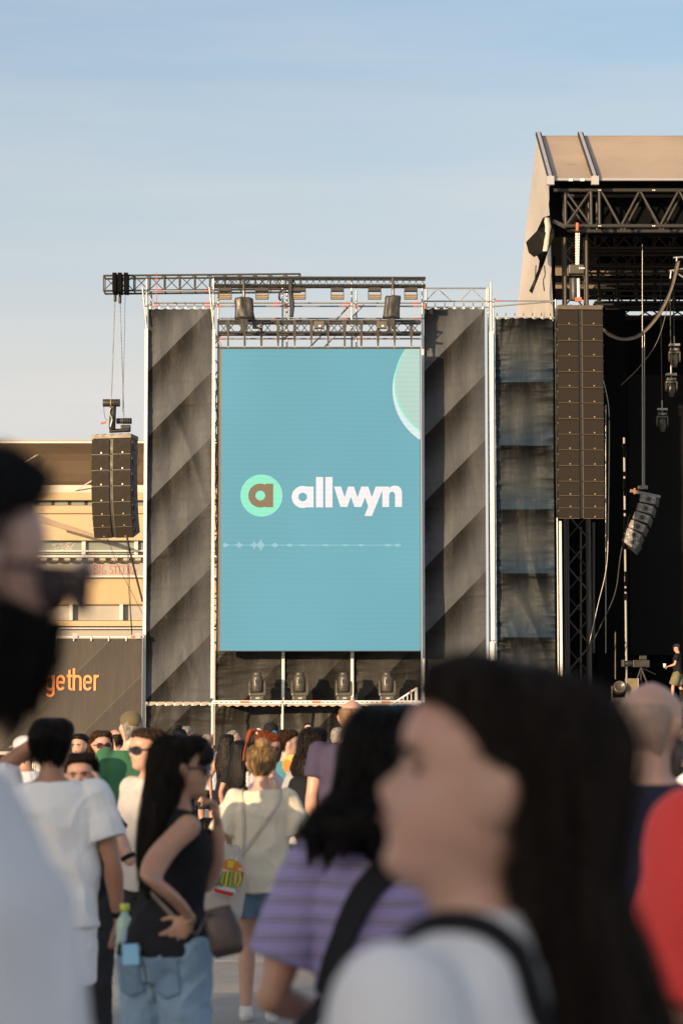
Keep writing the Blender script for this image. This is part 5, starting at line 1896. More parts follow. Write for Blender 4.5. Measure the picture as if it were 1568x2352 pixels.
def person(label, x, D, H, rot, female=False, skin=SK_MID, hair=None, top=None, bottom=None, armL=None, armR=None, head=(0, 0, 0), lean=(0, 0),
           width=1.0, belly=0.0, voxel=None, feet='stand', glasses=None, cap=None, beard=None, eyes=False, seat=False, legs=None, z0=0.0, group='people in the crowd', handL=None, handR=None, seed=None, bust=.02, shoes=None, loc=None, at_head=True, twist=0.0, hscale=1.0, hup=0.0, gscale=1.0, neckfwd=0.0):
    """One standing figure. x is where the head axis shows in the picture, D the distance, H the height."""
    seed = seed if seed is not None else (x * .37 + D) % 50
    s = H / 1.72
    px = P(x, 1700, D).x
    Rz = Matrix.Rotation(R(rot), 4, 'Z')
    off = Rz @ Vector((lean[0] * .62 * s, lean[1] * .62 * s, 0)) if at_head else Vector((0, 0, 0))
    Mw = Matrix.Translation((px - off.x, D - off.y, z0)) @ Rz @ Matrix.Scale(s, 4)
    voxel = voxel or max(.008, min(.026, .006 + D * .00042))
    sh = lambda p: Vector((p[0] + lean[0] * max(0, p[2] - .9), p[1] + lean[1] * max(0, p[2] - .9), p[2] - (.80 if seat else 0)))
    def tw(p):
        if not twist:
            return Vector(p)
        f = min(1, max(0, (p[2] - .95) / .40))
        f = f * f * (3 - 2 * f)
        return Matrix.Rotation(R(twist) * f, 3, 'Z') @ Vector(p)
    B = Soup()
    w = width
    tr = [(z, a * (w if z < 1.44 else 1), (b + (belly * math.exp(-((z - 1.06) / .14) ** 2))) * (w ** .5), yc + belly * .8 * math.exp(-((z - 1.06) / .14) ** 2)) for z, a, b, yc in TORSO[female]]

    def shrows(rows):
        out = []
        for z, a, b, yc in rows:
            q = sh((0, yc, z))
            out.append((q.z, a, b, q.y, q.x))
        return out
    B.rings(shrows([(z, a * .965, b * .965, yc) for z, a, b, yc in tr]))
    shx = (.158 if female else .180) * w
    shz = 1.385 if female else 1.392
    hm = Matrix.Translation(sh((0, .012, 1.495 + hup))) @ Matrix.Translation((0, -.01, .03)) @ Euler((R(head[1]), R(head[2]), R(head[0])), 'XYZ').to_matrix().to_4x4() @ Matrix.Translation((0, .01, -.03)) @ Matrix.Scale(hscale, 4)
    # neck
    B.limb([sh((0, -.022, 1.43)), sh((0, -.012 + neckfwd, 1.48)), hm @ Vector((0, -.012 + neckfwd * 1.3, .05))], [.060 if not female else .052, .056 if not female else .047, .055 if not female else .047], flat=True)
    hv, hf = HEAD[female]
    B.add([hm @ v if isinstance(v, Vector) else hm @ Vector(v) for v in hv], hf)
    for sx in (-1, 1):
        B.ell(hm @ Vector((sx * .0785, -.010, .102)), (.0085, .019, .033), hm.to_3x3() @ Euler((R(-12), R(sx * 8), R(sx * -22))).to_matrix())
        B.ell(hm @ Vector((sx * .0865, -.021, .108)), (.0075, .012, .027), hm.to_3x3() @ Euler((R(-12), R(sx * 14), R(sx * -30))).to_matrix())
    joints = {}
    for sx, arm, hand, key in ((-1, armL, handL, 'L'), (1, armR, handR, 'R')):
        e, wr = arm if arm else ARM_DOWN(sx)
        S, E, Wr = sh((sx * shx, -.008, shz)), sh(e), sh(wr)
        k = (.86 if female else 1.0) * (w ** .5)
        B.limb([S, S.lerp(E, .3), S.lerp(E, .62), E], [.057 * k, .051 * k, .047 * k, .037 * k])
        B.limb([E, E.lerp(Wr, .25), E.lerp(Wr, .65), Wr], [.038 * k, .0425 * k, .033 * k, .0245 * k])
        joints[key] = (S, E, Wr)
        # hand: palm and five fingers
        d = (Wr - E).normalized()
        h = hand or {}
        if 'dir' in h: d = Vector(h['dir']).normalized()
        n = Vector(h.get('palm', (-sx, 0, 0)))              # the way the palm looks
        n = (n - d * n.dot(d)).normalized()
        side = d.cross(n) * (-sx)                            # towards the thumb
        if 'thumb' in h:
            side = Vector(h['thumb']); side = (side - d * side.dot(d)).normalized(); n = (n - side * n.dot(side)).normalized()
        curl = h.get('curl', 35)
        spread = h.get('spread', 4)
        ks = .92 if female else 1.04
        B.limb([Wr - d * .01, Wr + d * .035 * ks, Wr + d * .085 * ks], [.026, .036 * ks, .036 * ks], squash=None, seg=12) if False else None
        rowsP = []
        for f, hw_, ht in ((-.2, .022, .020), (.1, .028, .019), (.45, .038, .017), (.8, .041, .015), (1.0, .039, .012)):
            c = Wr + d * (.088 * ks * f)
            rowsP.append([c + side * (hw_ * ks * math.cos(2 * math.pi * j / 14)) + n * (ht * ks * math.sin(2 * math.pi * j / 14)) for j in range(14)])
        B.add(*loft(rowsP))
        for fi, (o_, L) in enumerate(((.029, .070), (.010, .079), (-.010, .074), (-.029, .058))):
            base = Wr + d * (.082 * ks) + side * (o_ * ks)
            dd = (d + side * math.tan(R(spread * (1.5 - fi)))).normalized()
            pts = [base]
            ang = 0
            for seg_i, fl in enumerate((.45, .32, .23)):
                ang += R(curl * (.7 if seg_i == 0 else 1.0))
                pts.append(pts[-1] + (dd * math.cos(ang) + n * math.sin(ang)) * (L * ks * fl))
            B.limb(pts, [.0098 * ks, .0092 * ks, .0085 * ks, .0078 * ks], seg=8)
        tb = Wr + d * (.026 * ks) + side * (.026 * ks) + n * .006
        td = (d * .62 + side * .75 + n * .28).normalized()
        p1 = tb + td * .036 * ks
        p2 = p1 + (td + d * .35 + n * .15).normalized() * .028 * ks
        p3 = p2 + (td + d * .6 + n * .2).normalized() * .022 * ks
        B.limb([tb, p1, p2, p3], [.014 * ks, .0125 * ks, .0105 * ks, .009 * ks], seg=8)
    if legs is None:
        legs = {}
    LJ = {}
    for sx, key in ((-1, 'L'), (1, 'R')):
        hip = Vector((sx * .088, -.01, .90 - (.80 if seat else 0)))
        if seat:
            kn, an = Vector((sx * .30, .32, .22)), Vector((-sx * .08, .42, .07))
        else:
            kn, an = legs.get(key, ((sx * .095, .012, .485), (sx * .10, -.028, .085)))
            kn, an = Vector(kn), Vector(an)
        k = 1.0 if not female else .98
        B.limb([hip, hip.lerp(kn, .4), kn], [.088 * k * w ** .5, .080 * k, .054 * k])
        B.limb([kn, kn.lerp(an, .32), an], [.054 * k, .055 * k, .036 * k])
        ft = an + Vector((0, .07, -.035))
        B.limb([an + Vector((0, -.03, -.045)), an + Vector((0, .05, -.05)), an + Vector((0, .15, -.06))], [.034, .036, .026])
        LJ[key] = (hip, kn, an)
    B.v = [tw(q) for q in B.v]
    o = finish_soup('person', B, skin, Mw, None, voxel, 3)
    tag(o, label, 'person', group)
    hseed = seed
    hm = Matrix.Rotation(R(twist), 4, 'Z') @ hm

    def H_(name, vs, fs, m, smooth=True, par=None):
        return link(name, mesh(name, [hm @ Vector(v) for v in vs], fs, m, smooth), Mw, par or o)
    if hair:
        hr = hair_rows(hair['style'], female)
        if 'vol' in hair:
            hr = [(z + (.012 * (hair['vol'] - 1) * 10 if z > .2 else 0) * .3, yf if i < 6 else yf, yb * hair['vol'], w_ * hair['vol']) for i, (z, yf, yb, w_) in enumerate(hr)]
        if 'edit' in hair:
            hr = [hair['edit'](*q) for q in hr]
        vs, fs = hair_mesh(hr, hseed, hair.get('curl', 0), hair.get('ragged', .02), .022 if D < 13 else hair.get('strand', .045), hair.get('shift'))
        if D < 26 and hair['style'] not in ('receding',) and not cap:
            near = D < 13
            sv, sf = strands(hr, hseed, 850 if near else hair.get('nst', 200), hair.get('curl', 0), hair.get('shift'), .5 if near else 1.0)
            n0 = len(vs)
            vs = list(vs) + sv
            fs = list(fs) + [tuple(i + n0 for i in q) for q in sf]
        hb = H_('hair', vs, fs, hair['mat'])
        if hair.get('extra') == 'bun':
            c, r = hair.get('bun', ((0, -.07, .232), .046))
            rows = []
            for i in range(1, 12):
                ph = math.pi * i / 12
                rows.append([Vector(c) + Vector((r * math.sin(ph) * math.cos(t) * (1 + .12 * math.sin(3 * t + 5 * ph)), r * math.sin(ph) * math.sin(t) * (1 + .12 * math.sin(3 * t + 5 * ph)), -r * .85 * math.cos(ph))) for t in [2 * math.pi * j / 26 for j in range(26)]])
            vs, fs = loft(rows)
            H_('bun', vs, fs, hair['mat'], True, hb)
        if hair.get('extra') == 'tail':
            pts = spline(hair.get('tail', [(0, -.11, .19), (0, -.15, .20), (0, -.165, .12), (0, -.15, 0), (0, -.13, -.1)]), 6)
            n = len(pts)
            rows = []
            for i, p in enumerate(pts):
                f = i / (n - 1)
                r = .012 + .036 * math.sin(min(1, f * 1.25 + .12) * math.pi) ** .7 * (1 - .3 * f)
                rows.append([p + Vector((r * math.cos(t) * (1 + .18 * fn((math.cos(t) * 3, math.sin(t) * 3, f * 2), 1, hseed)), r * .8 * math.sin(t), 0)) for t in [2 * math.pi * j / 18 for j in range(18)]])
            vs, fs = loft(rows)
            H_('ponytail', vs, fs, hair['mat'], True, hb)
            if 'tie' in hair:
                S_ = Soup(); S_.ell(pts[3], (.03, .03, .03))
                H_('hair_tie', S_.v, S_.f, hair['tie'], True, hb)
        if hair.get('fringe'):
            S_ = Soup()
            for i in range(15):
                u = (i - 7) / 7
                x0 = u * .06
                S_.limb([(x0 * .7, .07, .21), (x0 * .95, .102 - .03 * u * u, .185), (x0 * 1.1, .104 - .045 * u * u, .15), (x0 * 1.15, .098 - .05 * u * u, .128 + .006 * fn((i * 1.7, 0, 0), 1, seed))], [.012, .011, .009, .004], seg=7)
            H_('fringe', S_.v, S_.f, hair['mat'], True, hb)
    if beard:
        hr = [(.118, .004, -.014, .0775), (.098, .008, -.016, .0765), (.084, .018, -.014, .0745), (.074, .055, -.012, .0725), (.067, .098, -.006, .070), (.05, .096, -.002, .067), (.03, .093, .0, .061), (.012, .0925, .004, .052), (-.006, .086, .010, .043), (-.022, .073, .018, .032), (-.032, .058, .025, .017)]
        hr = [(z, yf, yb, w_) for z, yf, yb, w_ in hr][::-1]
        if beard.get('short'):
            hr = [(z * .9 + .006, yf - .008, yb, w_ - .002) for z, yf, yb, w_ in hr]
        vs, fs = hair_mesh(hr[::-1], hseed + 3, .05, .004, .03)
        sv, sf = strands(hr[::-1], hseed + 9, 260, .02)
        n0 = len(vs)
        vs = list(vs) + sv
        fs = list(fs) + [tuple(i + n0 for i in q) for q in sf]
        H_('beard', vs, fs, beard['mat'])
    if glasses:
        S_ = Soup()
        rows = []
        for sx in (-1, 1):
            rim = []
            cx, cz_ = sx * .034, .108
            for j in range(24):
                t = 2 * math.pi * j / 24
                c, q = math.cos(t), math.sin(t)
                xx = cx + .030 * math.copysign(abs(c) ** .75, c)
                zz = cz_ + .0215 * math.copysign(abs(q) ** .8, q) + (.004 if sx * c > 0 else 0) * q
                yy = .101 - (abs(xx) / .075) ** 2 * .028
                rim.append((xx, yy, zz))
            n = len(rim)
            vs = [Vector(q) for q in rim] + [Vector((q[0], q[1] - .006, q[2])) for q in rim]
            fs = [tuple(range(n)), tuple(range(2 * n - 1, n - 1, -1))] + [(j, n + j, n + (j + 1) % n, (j + 1) % n) for j in range(n)]
            S_.add(vs, fs)
            S_.limb([(sx * .064, .082, .114), (sx * .079, .055, .114), (sx * .081, -.005, .112)], [.0045, .004, .003], seg=6)
        S_.limb([(-.01, .102, .113), (.01, .102, .113)], [.004, .004], seg=6)
        H_('sunglasses', [Vector((v[0] * gscale, v[1] * gscale + .0 + (gscale - 1) * .03, .108 + (v[2] - .108) * gscale)) for v in S_.v], S_.f, glasses, False)
    if eyes:
        for sx in (-1, 1):
            S_ = Soup(); S_.ell((sx * .031, .070, .113), (.0105, .0065, .0045))
            H_('eye', S_.v, S_.f, EYE)
            S_ = Soup(); S_.limb([(sx * .014, .0895, .1265), (sx * .030, .088, .131), (sx * .047, .077, .1275)], [.0035, .004, .0025], seg=6)
            H_('eyebrow', S_.v, S_.f, hair['mat'] if hair else H_DBROWN)
        S_ = Soup(); S_.limb([(-.021, .083, .060), (0, .0915, .0605), (.021, .083, .060)], [.003, .005, .003], seg=8)
        H_('lips', S_.v, S_.f, LIP)
    if cap:
        fwd = -1 if cap.get('back') else 1
        rows = []
        for z, r in ((.150, 1.0), (.165, 1.0), (.185, .985), (.205, .90), (.222, .74), (.236, .5), (.244, .2)):
            rows.append([Vector((.084 * r * math.cos(t), -.008 + .108 * r * math.sin(t), z)) for t in [2 * math.pi * j / 32 for j in range(32)]])
        vs, fs = loft(rows)
        cp = H_('cap', vs, fs, cap['mat'])
        top_, bot_ = [], []
        for j in range(17):
            t = math.pi * j / 16
            top_.append(Vector((.078 * math.cos(t), fwd * (.075 + .085 * math.sin(t)) - .008, .158 - .014 * math.sin(t))))
        inner = [Vector((.078 * math.cos(math.pi * j / 16), fwd * (.06 + .035 * math.sin(math.pi * j / 16)) - .008, .164)) for j in range(17)]
        vs = top_ + inner + [v - Vector((0, 0, .004)) for v in top_ + inner]
        fs = []
        for j in range(16):
            fs += [(j, j + 1, 17 + j + 1, 17 + j), (34 + j + 1, 34 + j, 51 + j, 51 + j + 1), (j + 1, j, 34 + j, 34 + j + 1)]
        H_('brim', vs, fs, cap['mat'], False, cp)
        if cap.get('strap'):
            pass
    # ---- clothing
    garment = legwear = None
    if top:
        T = Soup()
        hem = top.get('hem', .84)
        ease = top.get('ease', .020)
        rows = []
        base = [r for r in tr if r[0] > hem + .03]
        first = min(base, key=lambda r: r[0])
        chest = max(r[1] for r in tr if r[0] > 1.15)
        rows.append((hem, max(first[1], chest * .93) + ease * 1.1, first[2] + ease * 1.2, first[3]))
        for z, a, b, yc in base:
            if z > 1.452 + top.get('neck', 0): continue
            hang = max(a, chest * (.86 if female else .95)) if (z < 1.2 and not top.get('fit')) else a
            e = ease if z < 1.38 else ease * .55
            bb = b + (bust if (female and 1.19 < z < 1.34) else 0)
            if not top.get('fit') and z < 1.2: bb = max(bb, .106)
            rows.append((z, hang + e, bb + e, yc + (bust * .8 if (female and 1.19 < z < 1.34) else 0)))
        T.rings(shrows(rows), 40)
        sl = top.get('sleeve', .62)
        for key in ('L', 'R'):
            S, E, Wr = joints[key]
            k = (.9 if female else 1.0) * (w ** .5)
            ex = top.get('sease', .017)
            if sl <= 0: continue
            if sl <= 1:
                T.limb([S, S.lerp(E, sl * .5), S.lerp(E, sl)], [.060 * k + ex * .6, .056 * k + ex, .052 * k + ex * 1.35], flat=True)
            else:
                T.limb([S, E], [.060 * k + ex * .6, .045 * k + ex]); T.limb([E, E.lerp(Wr, sl - 1)], [.045 * k + ex, .034 * k + ex], flat=True)
        if sl <= 0 and not top.get('tank'):
            for key, sx in (('L', -1), ('R', 1)):
                T.limb([sh((sx * .06, -.012, 1.43)), sh((sx * .115, -.01, 1.405))], [.035, .04])
        T.v = [tw(q) for q in T.v]
        garment = finish_soup(top.get('name', 't_shirt'), T, top['mat'], Mw, o, voxel, top.get('smooth', 3), (top.get('wr', .0085), 'shirt'), seed)
    if bottom:
        L_ = Soup()
        e = bottom.get('ease', .014)
        kind = bottom['kind']
        hipr = [r for r in TORSO[female] if r[0] <= bottom.get('waist', 1.0) + .001]
        L_.rings(shrows([(z, a * w + e * .8, b * w ** .5 + e * .8, yc) for z, a, b, yc in hipr]))
        if kind in ('trousers', 'shorts'):
            for key in ('L', 'R'):
                hip, kn, an = LJ[key]
                if kind == 'trousers':
                    L_.limb([hip, hip.lerp(kn, .45), kn, an + Vector((0, 0, -.02))], [.098 * w ** .5 + e, .088 + e, .064 + e * 1.3, .052 + e * 1.6], flat=True, seg=18)
                else:
                    L_.limb([hip, hip.lerp(kn, .45), hip.lerp(kn, bottom.get('len', .85))], [.098 * w ** .5 + e, .092 + e * 1.6, .080 + e * 2.2], flat=True, seg=18)
        else:
            zl = bottom.get('zl', .55)
            L_.rings(shrows([(zl, .22, .17, 0), (.7, .2, .15, -.01), (.84, .185, .135, -.012), (.93, .178, .126, -.012)]))
        L_.v = [tw(q) for q in L_.v]
        legwear = finish_soup(bottom.get('name', kind), L_, bottom['mat'], Mw, o, voxel, 3, (bottom.get('wr', .005), 'leg'), seed + 7)
    if shoes:
        for key in ('L', 'R'):
            an = LJ[key][2]
            S_ = Soup()
            S_.limb([an + Vector((0, -.04, -.045)), an + Vector((0, .05, -.048)), an + Vector((0, .165, -.058))], [.043, .044, .032], seg=14)
            S_.limb([an + Vector((0, -.01, -.04)), an + Vector((0, -.012, .015))], [.044, .043], flat=True)
            finish_soup('shoe', S_, shoes, Mw, o, max(voxel, .009), 2)
    o_info = dict(obj=o, M=Mw, hm=hm, sh=sh, j={k: tuple(tw(q) for q in v) for k, v in joints.items()}, leg=LJ, s=s, tw=tw, garment=garment, legwear=legwear)
    return o_info


def strap(name, parent, pts, w, m, th=.006, Mw=None, face=None):
    """A flat band through pts (world); face = way it faces."""
    pts = spline(pts, 6)
    rows = []
    n = len(pts)
    for i, p in enumerate(pts):
        d = (pts[min(i + 1, n - 1)] - pts[max(i - 1, 0)]).normalized()
        f = Vector(face(p) if callable(face) else (face or (0, -1, 0))).normalized()
        s_ = d.cross(f).normalized()
        rows.append([p + s_ * (w / 2) + f * th, p - s_ * (w / 2) + f * th, p - s_ * (w / 2) - f * th, p + s_ * (w / 2) - f * th])
    vs, fs = loft(rows)
    return link(name, mesh(name, vs, fs, m), Mw, parent)


def pouch(name, parent, c, w, h, d, m, seed, Rm=None, flare=.1, bottom=1.0, topk=.7):
    """A soft bag body hanging from its mouth at c."""
    rows = []
    N = 36
    Rm = Rm if Rm is not None else Matrix.Identity(3)
    for i in range(19):
        f = i / 18
        k = topk + (1 - topk) * math.sin(min(1, f * 1.5) * math.pi / 2)
        if f > .8: k *= math.sqrt(max(.02, 1 - ((f - .8) / .21) ** 2)) * .35 + .65
        dd = (.25 + .75 * math.sin(min(1, f * 1.25) * math.pi / 2)) * (1 if f < .85 else 1 - (f - .85) * 4.5)
        row = []
        for j in range(N):
            t = 2 * math.pi * j / N
            cs, sn = math.cos(t), math.sin(t)
            x = w / 2 * k * math.copysign(abs(cs) ** .6, cs)
            y = d / 2 * dd * math.copysign(abs(sn) ** .8, sn)
            nz_ = 1 + flare * fn((cs * 2, sn * 2, f * 3), 1.2, seed)
            row.append(Vector(c) + Rm @ Vector((x * nz_, y * nz_, -h * f)))
        rows.append(row)
    vs, fs = loft(rows)
    return link(name, mesh(name, vs, fs, m, True), None, parent)


def lw_(info, p):
    """Point in a person's frame to the world."""
    return info['M'] @ info['tw'](p)


LATE = []


def surf(info, what):
    from mathutils.bvhtree import BVHTree
    key = 'bvh_' + what
    if key not in info:
        me = info[what].data
        info[key] = BVHTree.FromPolygons([v.co for v in me.vertices], [tuple(p.vertices) for p in me.polygons])
    return info[key]


def on_cloth(info, p, off=.004, what='garment'):
    """Point p of the person's frame dropped onto the garment surface from outside; returns world point."""
    p = info['tw'](p)
    bv = surf(info, what)
    if p.z > 1.40:
        ax = Vector((p.x * .6, -.01, p.z - .12))
    else:
        ax = Vector((p.x * .3, 0, p.z))
    d = (p - ax).normalized()
    hit = bv.ray_cast(ax + d * .5, -d, .6)
    q = hit[0] + d * off if hit[0] is not None else p
    return info['M'] @ q


def worn_strap(name, parent, info, pts, w, m, th=.003, tail=(), off=.005):
    L = [on_cloth(info, q, off) for q in spline(pts, 5)] + [Vector(q) for q in tail]
    c = lw_(info, (0, 0, 1.15))
    return strap(name, parent, L, w, m, th, None, lambda p: (Vector(p) - Vector((c.x, c.y, Vector(p).z * .8 + c.z * .2))))

# ------------------------------------------------------------------ the people themselves, near to far
T_ = lambda m, **k: dict(mat=m, **k)
PANTS = lambda m, **k: dict(kind='trousers', mat=m, **k)
SHORTS = lambda m, **k: dict(kind='shorts', mat=m, **k)

# bearded man, very near, at the left edge
p_beard = person('bearded man in sunglasses and white t-shirt, very near at the left edge', -152, 2.5, 1.892, -90, False, SK_LIGHT, dict(style='short', mat=H_BLACK, vol=1.02, nst=260, edit=lambda z, yf, yb, w: (z, yf + (.022 if .085 < z < .15 else -.006 if .15 <= z < .2 else 0), yb, w)), T_(WHITE_T, wr=.009, ease=.028), PANTS(DARKPANT), head=(36, -4, 0), belly=.05, width=1.0, lean=(0, .10), voxel=.011, glasses=GLASS_P, beard=dict(mat=H_BLACK), hscale=.92, hup=.03, gscale=1.25)
# woman in the foreground, profile to the left
def front_hair(z, yf, yb, w):
    """Tucked behind the ear, then spreading behind the shoulder."""
    d = max(0, .05 - z)
    if z < .13:
        yf = min(yf, -.016 if z > .09 else -.026 if z > .06 else -.034)
    elif z < .19:
        yf += .006
    return (z, yf - .25 * d, yb * (1 + 1.2 * d) - .38 * d, w * (1 + .4 * d))
p_front = person('dark-haired woman in a white top filling the near foreground, face turned left', 1108, 2.5, 1.712, 58, True, SK_LIGHT,
                 dict(style='vlong', mat=hair_mat('hair_wavy_brown', (.017, .011, .0085)), vol=.96, ragged=.05, strand=.05, curl=.05, nst=520, edit=front_hair), T_(WHITE_T2, wr=.008, ease=.022, sleeve=.6, neck=.03), PANTS(DENIM_D), head=(30, 12, 0), width=1.14, voxel=.0085, eyes=True, hup=-.020, neckfwd=.022)
# bag strap on her shoulder
bg = thing('shoulder_bag', 'black shoulder bag on the near foreground woman with its strap over her shoulder', 'bag', lw_(p_front, (.2, 0, .8)))
def late_front(bg=bg):
    worn_strap('strap', bg, p_front, [(-.075, .11, 1.33), (-.078, .05, 1.437), (-.08, 0, 1.462), (-.08, -.05, 1.44), (-.07, -.11, 1.33), (.0, -.145, 1.1), (.12, -.15, .95)], .022, BLACK_T, .004)
    pouch('bag_body', bg, lw_(p_front, (.18, -.19, .98)), .26, .22, .09, BLACK_T, 2)
LATE.append(late_front)
# woman in the lilac striped shirt
p_purple = person('woman in a lilac striped t-shirt with black hair and a wide black bag strap', 902, 5.5, 1.69, -8, True, SK_MID,
                  dict(style='bob', mat=H_BLACK, vol=1.08, ragged=.05, shift=lambda z: Vector((-.45 * max(0, .06 - z), 0, 0))), T_(STRIPE_P, hem=.84, ease=.03, sleeve=.72, sease=.026, wr=.008), PANTS(DENIM_D), armL=((-.265, -.02, 1.10), (-.17, .19, 1.04)), width=1.05, voxel=.009)
bg = thing('crossbody_bag', 'dark teal crossbody bag on a wide black strap at the striped woman', 'bag', lw_(p_purple, (-.22, -.05, .9)))
def late_purple(bg=bg):
    worn_strap('strap', bg, p_purple, [(.10, .11, 1.34), (.10, .05, 1.44), (.09, .0, 1.465), (.06, -.08, 1.42), (-.03, -.14, 1.355), (-.13, -.155, 1.21), (-.20, -.125, 1.09)], .062, BLACK_T, .004, [lw_(p_purple, (-.265, -.13, .97))])
    pouch('bag_body', bg, lw_(p_purple, (-.25, -.13, .99)), .24, .22, .11, mat('teal_nylon', (.012, .035, .06), .6), 5)
LATE.append(late_purple)
# person in red, right edge
p_red = person('person in a red t-shirt at the right edge, near the foreground', 1868, 4.2, 1.83, 14, False, SK_MID, dict(style='short', mat=H_DBROWN), T_(RED_T, ease=.03, sleeve=1.0, sease=.03, wr=.012), PANTS(DARKPANT), width=1.05, voxel=.012)
# bald man
p_bald = person('bald man with a grey beard in a dark shirt seen from behind', 1492, 7.0, 1.79, -28, False, SK_LIGHT, dict(style='receding', mat=mat('shaved_stubble', (.37, .245, .185), .55, 0, .12, 40), edit=lambda z, yf, yb, w: (z - .004, yf + .004, yb + .004, w - .0018), strand=.004, ragged=.003),
                T_(NAVY_T, ease=.02), PANTS(DARKPANT), head=(-6, 0, 0), beard=dict(mat=H_GREY, short=True), voxel=.008)
# woman in black tank top, hand on hip
p_tank = person('woman in black sleeveless top and light jeans, hand on hip, long dark hair', 404, 9.5, 1.64, -30, True, SK_MID,
                dict(style='long', mat=H_DBROWN, vol=1.03, ragged=.04, fringe=True, strand=.04, nst=320), T_(BLACK_T, sleeve=0, ease=.016, hem=.895, fit=True, name='tank_top', tank=True), PANTS(DENIM, ease=.016, waist=.95, wr=.010, name='jeans'),
                armR=((.25, -.235, 1.20), (.165, -.075, 1.04)), armL=((-.02, .19, 1.15), (.01, .155, 1.385)), head=(-16, -2, 0), glasses=GLASS_D, voxel=.0072, twist=-40, lean=(.0, .10), bust=.004,
                handR=dict(dir=(-.594, -.371, -.70), palm=(-.53, .85, 0), spread=12, curl=10, thumb=(-.42, -.265, .6)), handL=dict(dir=(.1, -.15, 1), palm=(0, -1, 0), curl=50))
nt = thing('pocket_tissues', 'pale blue packet sticking out of the jeans back pocket', 'packet', lw_(p_tank, (-.05, -.15, .88)))
POCKET = cloth_mat('pocket_denim', (.13, .20, .29), .15, extra='denim')
STITCH = mat('denim_stitch', (.10, .14, .19), .8)


def on_jeans(x, z, off):
    bv = surf(p_tank, 'legwear')
    h = bv.ray_cast(Vector((x, -.6, z)), Vector((0, 1, 0)), 1.0)
    y = h[0].y if h[0] is not None else -.12
    return p_tank['M'] @ Vector((x, y - off, z))


def late_tank():
    for dx in (-.083, .078):        # back pockets lie on the jeans
        n = 10
        vs = []
        for o_ in (.006, -.004):
            for j in range(n + 1):
                v = j / n
                hw_ = .062 - .006 * v
                for i in range(n + 1):
                    u = i / n * 2 - 1
                    z = .895 - .135 * v - (.022 * (1 - abs(u)) * max(0, v - .6) * 2.5)
                    vs.append(on_jeans(dx + u * hw_, z, o_))
        m_ = (n + 1) ** 2
        fs = []
        for j in range(n):
            for i in range(n):
                k = j * (n + 1) + i
                fs += [(k, k + 1, k + n + 2, k + n + 1), (m_ + k, m_ + k + n + 1, m_ + k + n + 2, m_ + k + 1)]
        edge = list(range(n + 1)) + [j * (n + 1) + n for j in range(1, n + 1)] + [n * (n + 1) + i for i in range(n - 1, -1, -1)] + [j * (n + 1) for j in range(n - 1, 0, -1)]
        for i in range(len(edge)):
            a_, b__ = edge[i], edge[(i + 1) % len(edge)]
            fs.append((b__, a_, m_ + a_, m_ + b__))
        link('back_pocket', mesh('back_pocket', vs, fs, POCKET, True), None, p_tank['obj'])
    for x0, z0, x1, z1 in ((0, .88, 0, .72), (-.15, .885, 0, .862), (.15, .885, 0, .862)):
        strap('seam', p_tank['obj'], [on_jeans(x0 + (x1 - x0) * k / 12, z0 + (z1 - z0) * k / 12, .003) for k in range(13)], .006, STITCH, .002, None, (.5, -.85, 0))
    q = on_jeans(-.05, .905, .014)
    box('packet', q, (.078, .012, .075), mat('pale_blue_paper', (.22, .48, .70), .6, 0, .05), nt, Matrix.Rotation(R(-30 - 8), 4, 'Z') @ Matrix.Rotation(R(-5), 4, 'Y'), .004)
    worn_strap('strap', hb, p_tank, [(-.085, .08, 1.36), (-.095, .03, 1.43), (-.10, -.04, 1.43), (-.07, -.125, 1.30), (.02, -.135, 1.16), (.12, -.10, 1.05), (.175, -.04, .98)], .014, mat('grey_strap', (.17, .13, .12), .6), .003, [P(484, 2090, 9.2)])
LATE.append(late_tank)


def band(info, key, f, r, m, wd=.008):
    S, E, Wr = info['j'][key]
    c = E.lerp(Wr, f)
    d = (Wr - E).normalized() * wd
    a, b_ = info['M'] @ (c - d), info['M'] @ (c + d)
    return tube('bracelet', a, b_, r * info['s'], m, info['obj'], 16)
band(p_tank, 'R', .97, .026, BRASS)
band(p_tank, 'L', .75, .030, BLACK_T, .012)
hb = thing('handbag', 'dark brown leather handbag at the hip of the woman in black', 'bag', P(508, 2190, 9.25))
pouch('bag_body', hb, P(500, 2084, 9.25), .122, .175, .09, BAG_BROWN, 4, Matrix.Rotation(R(-14), 3, 'Y'), .09, topk=.72)
bt = thing('drink_bottle', 'clear plastic bottle with a yellow-green cap beside the jeans', 'bottle', P(287, 2200, 10.2))
c = P(286, 2200, 10.2)
BOT = mat('greenish_plastic', (.35, .5, .42), .2, 0, .1, 3)
vs, fs = lathe(c, [(0, .03), (.01, .033), (.12, .033), (.15, .028), (.17, .014), (.185, .013)], 18)
link('bottle_body', mesh('bottle_body', vs, fs, BOT, True), None, bt)
tube('bottle_cap', c + Vector((0, 0, .185)), c + Vector((0, 0, .21)), .018, mat('lime_cap', (.55, .6, .05), .4), bt, 14)
# man in white t-shirt with raised arm
p_white = person('man in a plain white t-shirt seen from behind, left hand at his head', 121, 11.4, 1.722, -4, False, SK_TAN, dict(style='short', mat=H_BLACK), T_(WHITE_T, hem=.82, ease=.03, sleeve=.66, sease=.028, wr=.011), SHORTS(WHITE_T2, len=.8),
                 armL=((-.25, .10, 1.50), (-.085, .055, 1.63)), armR=((.275, -.02, 1.10), (.29, .06, .855)), voxel=.008, width=1.08, handL=dict(dir=(.75, -.2, .3), palm=(.3, 0, -1)), head=(-4, 0, 0))
band(p_white, 'R', .93, .03, BLACK_T, .012)
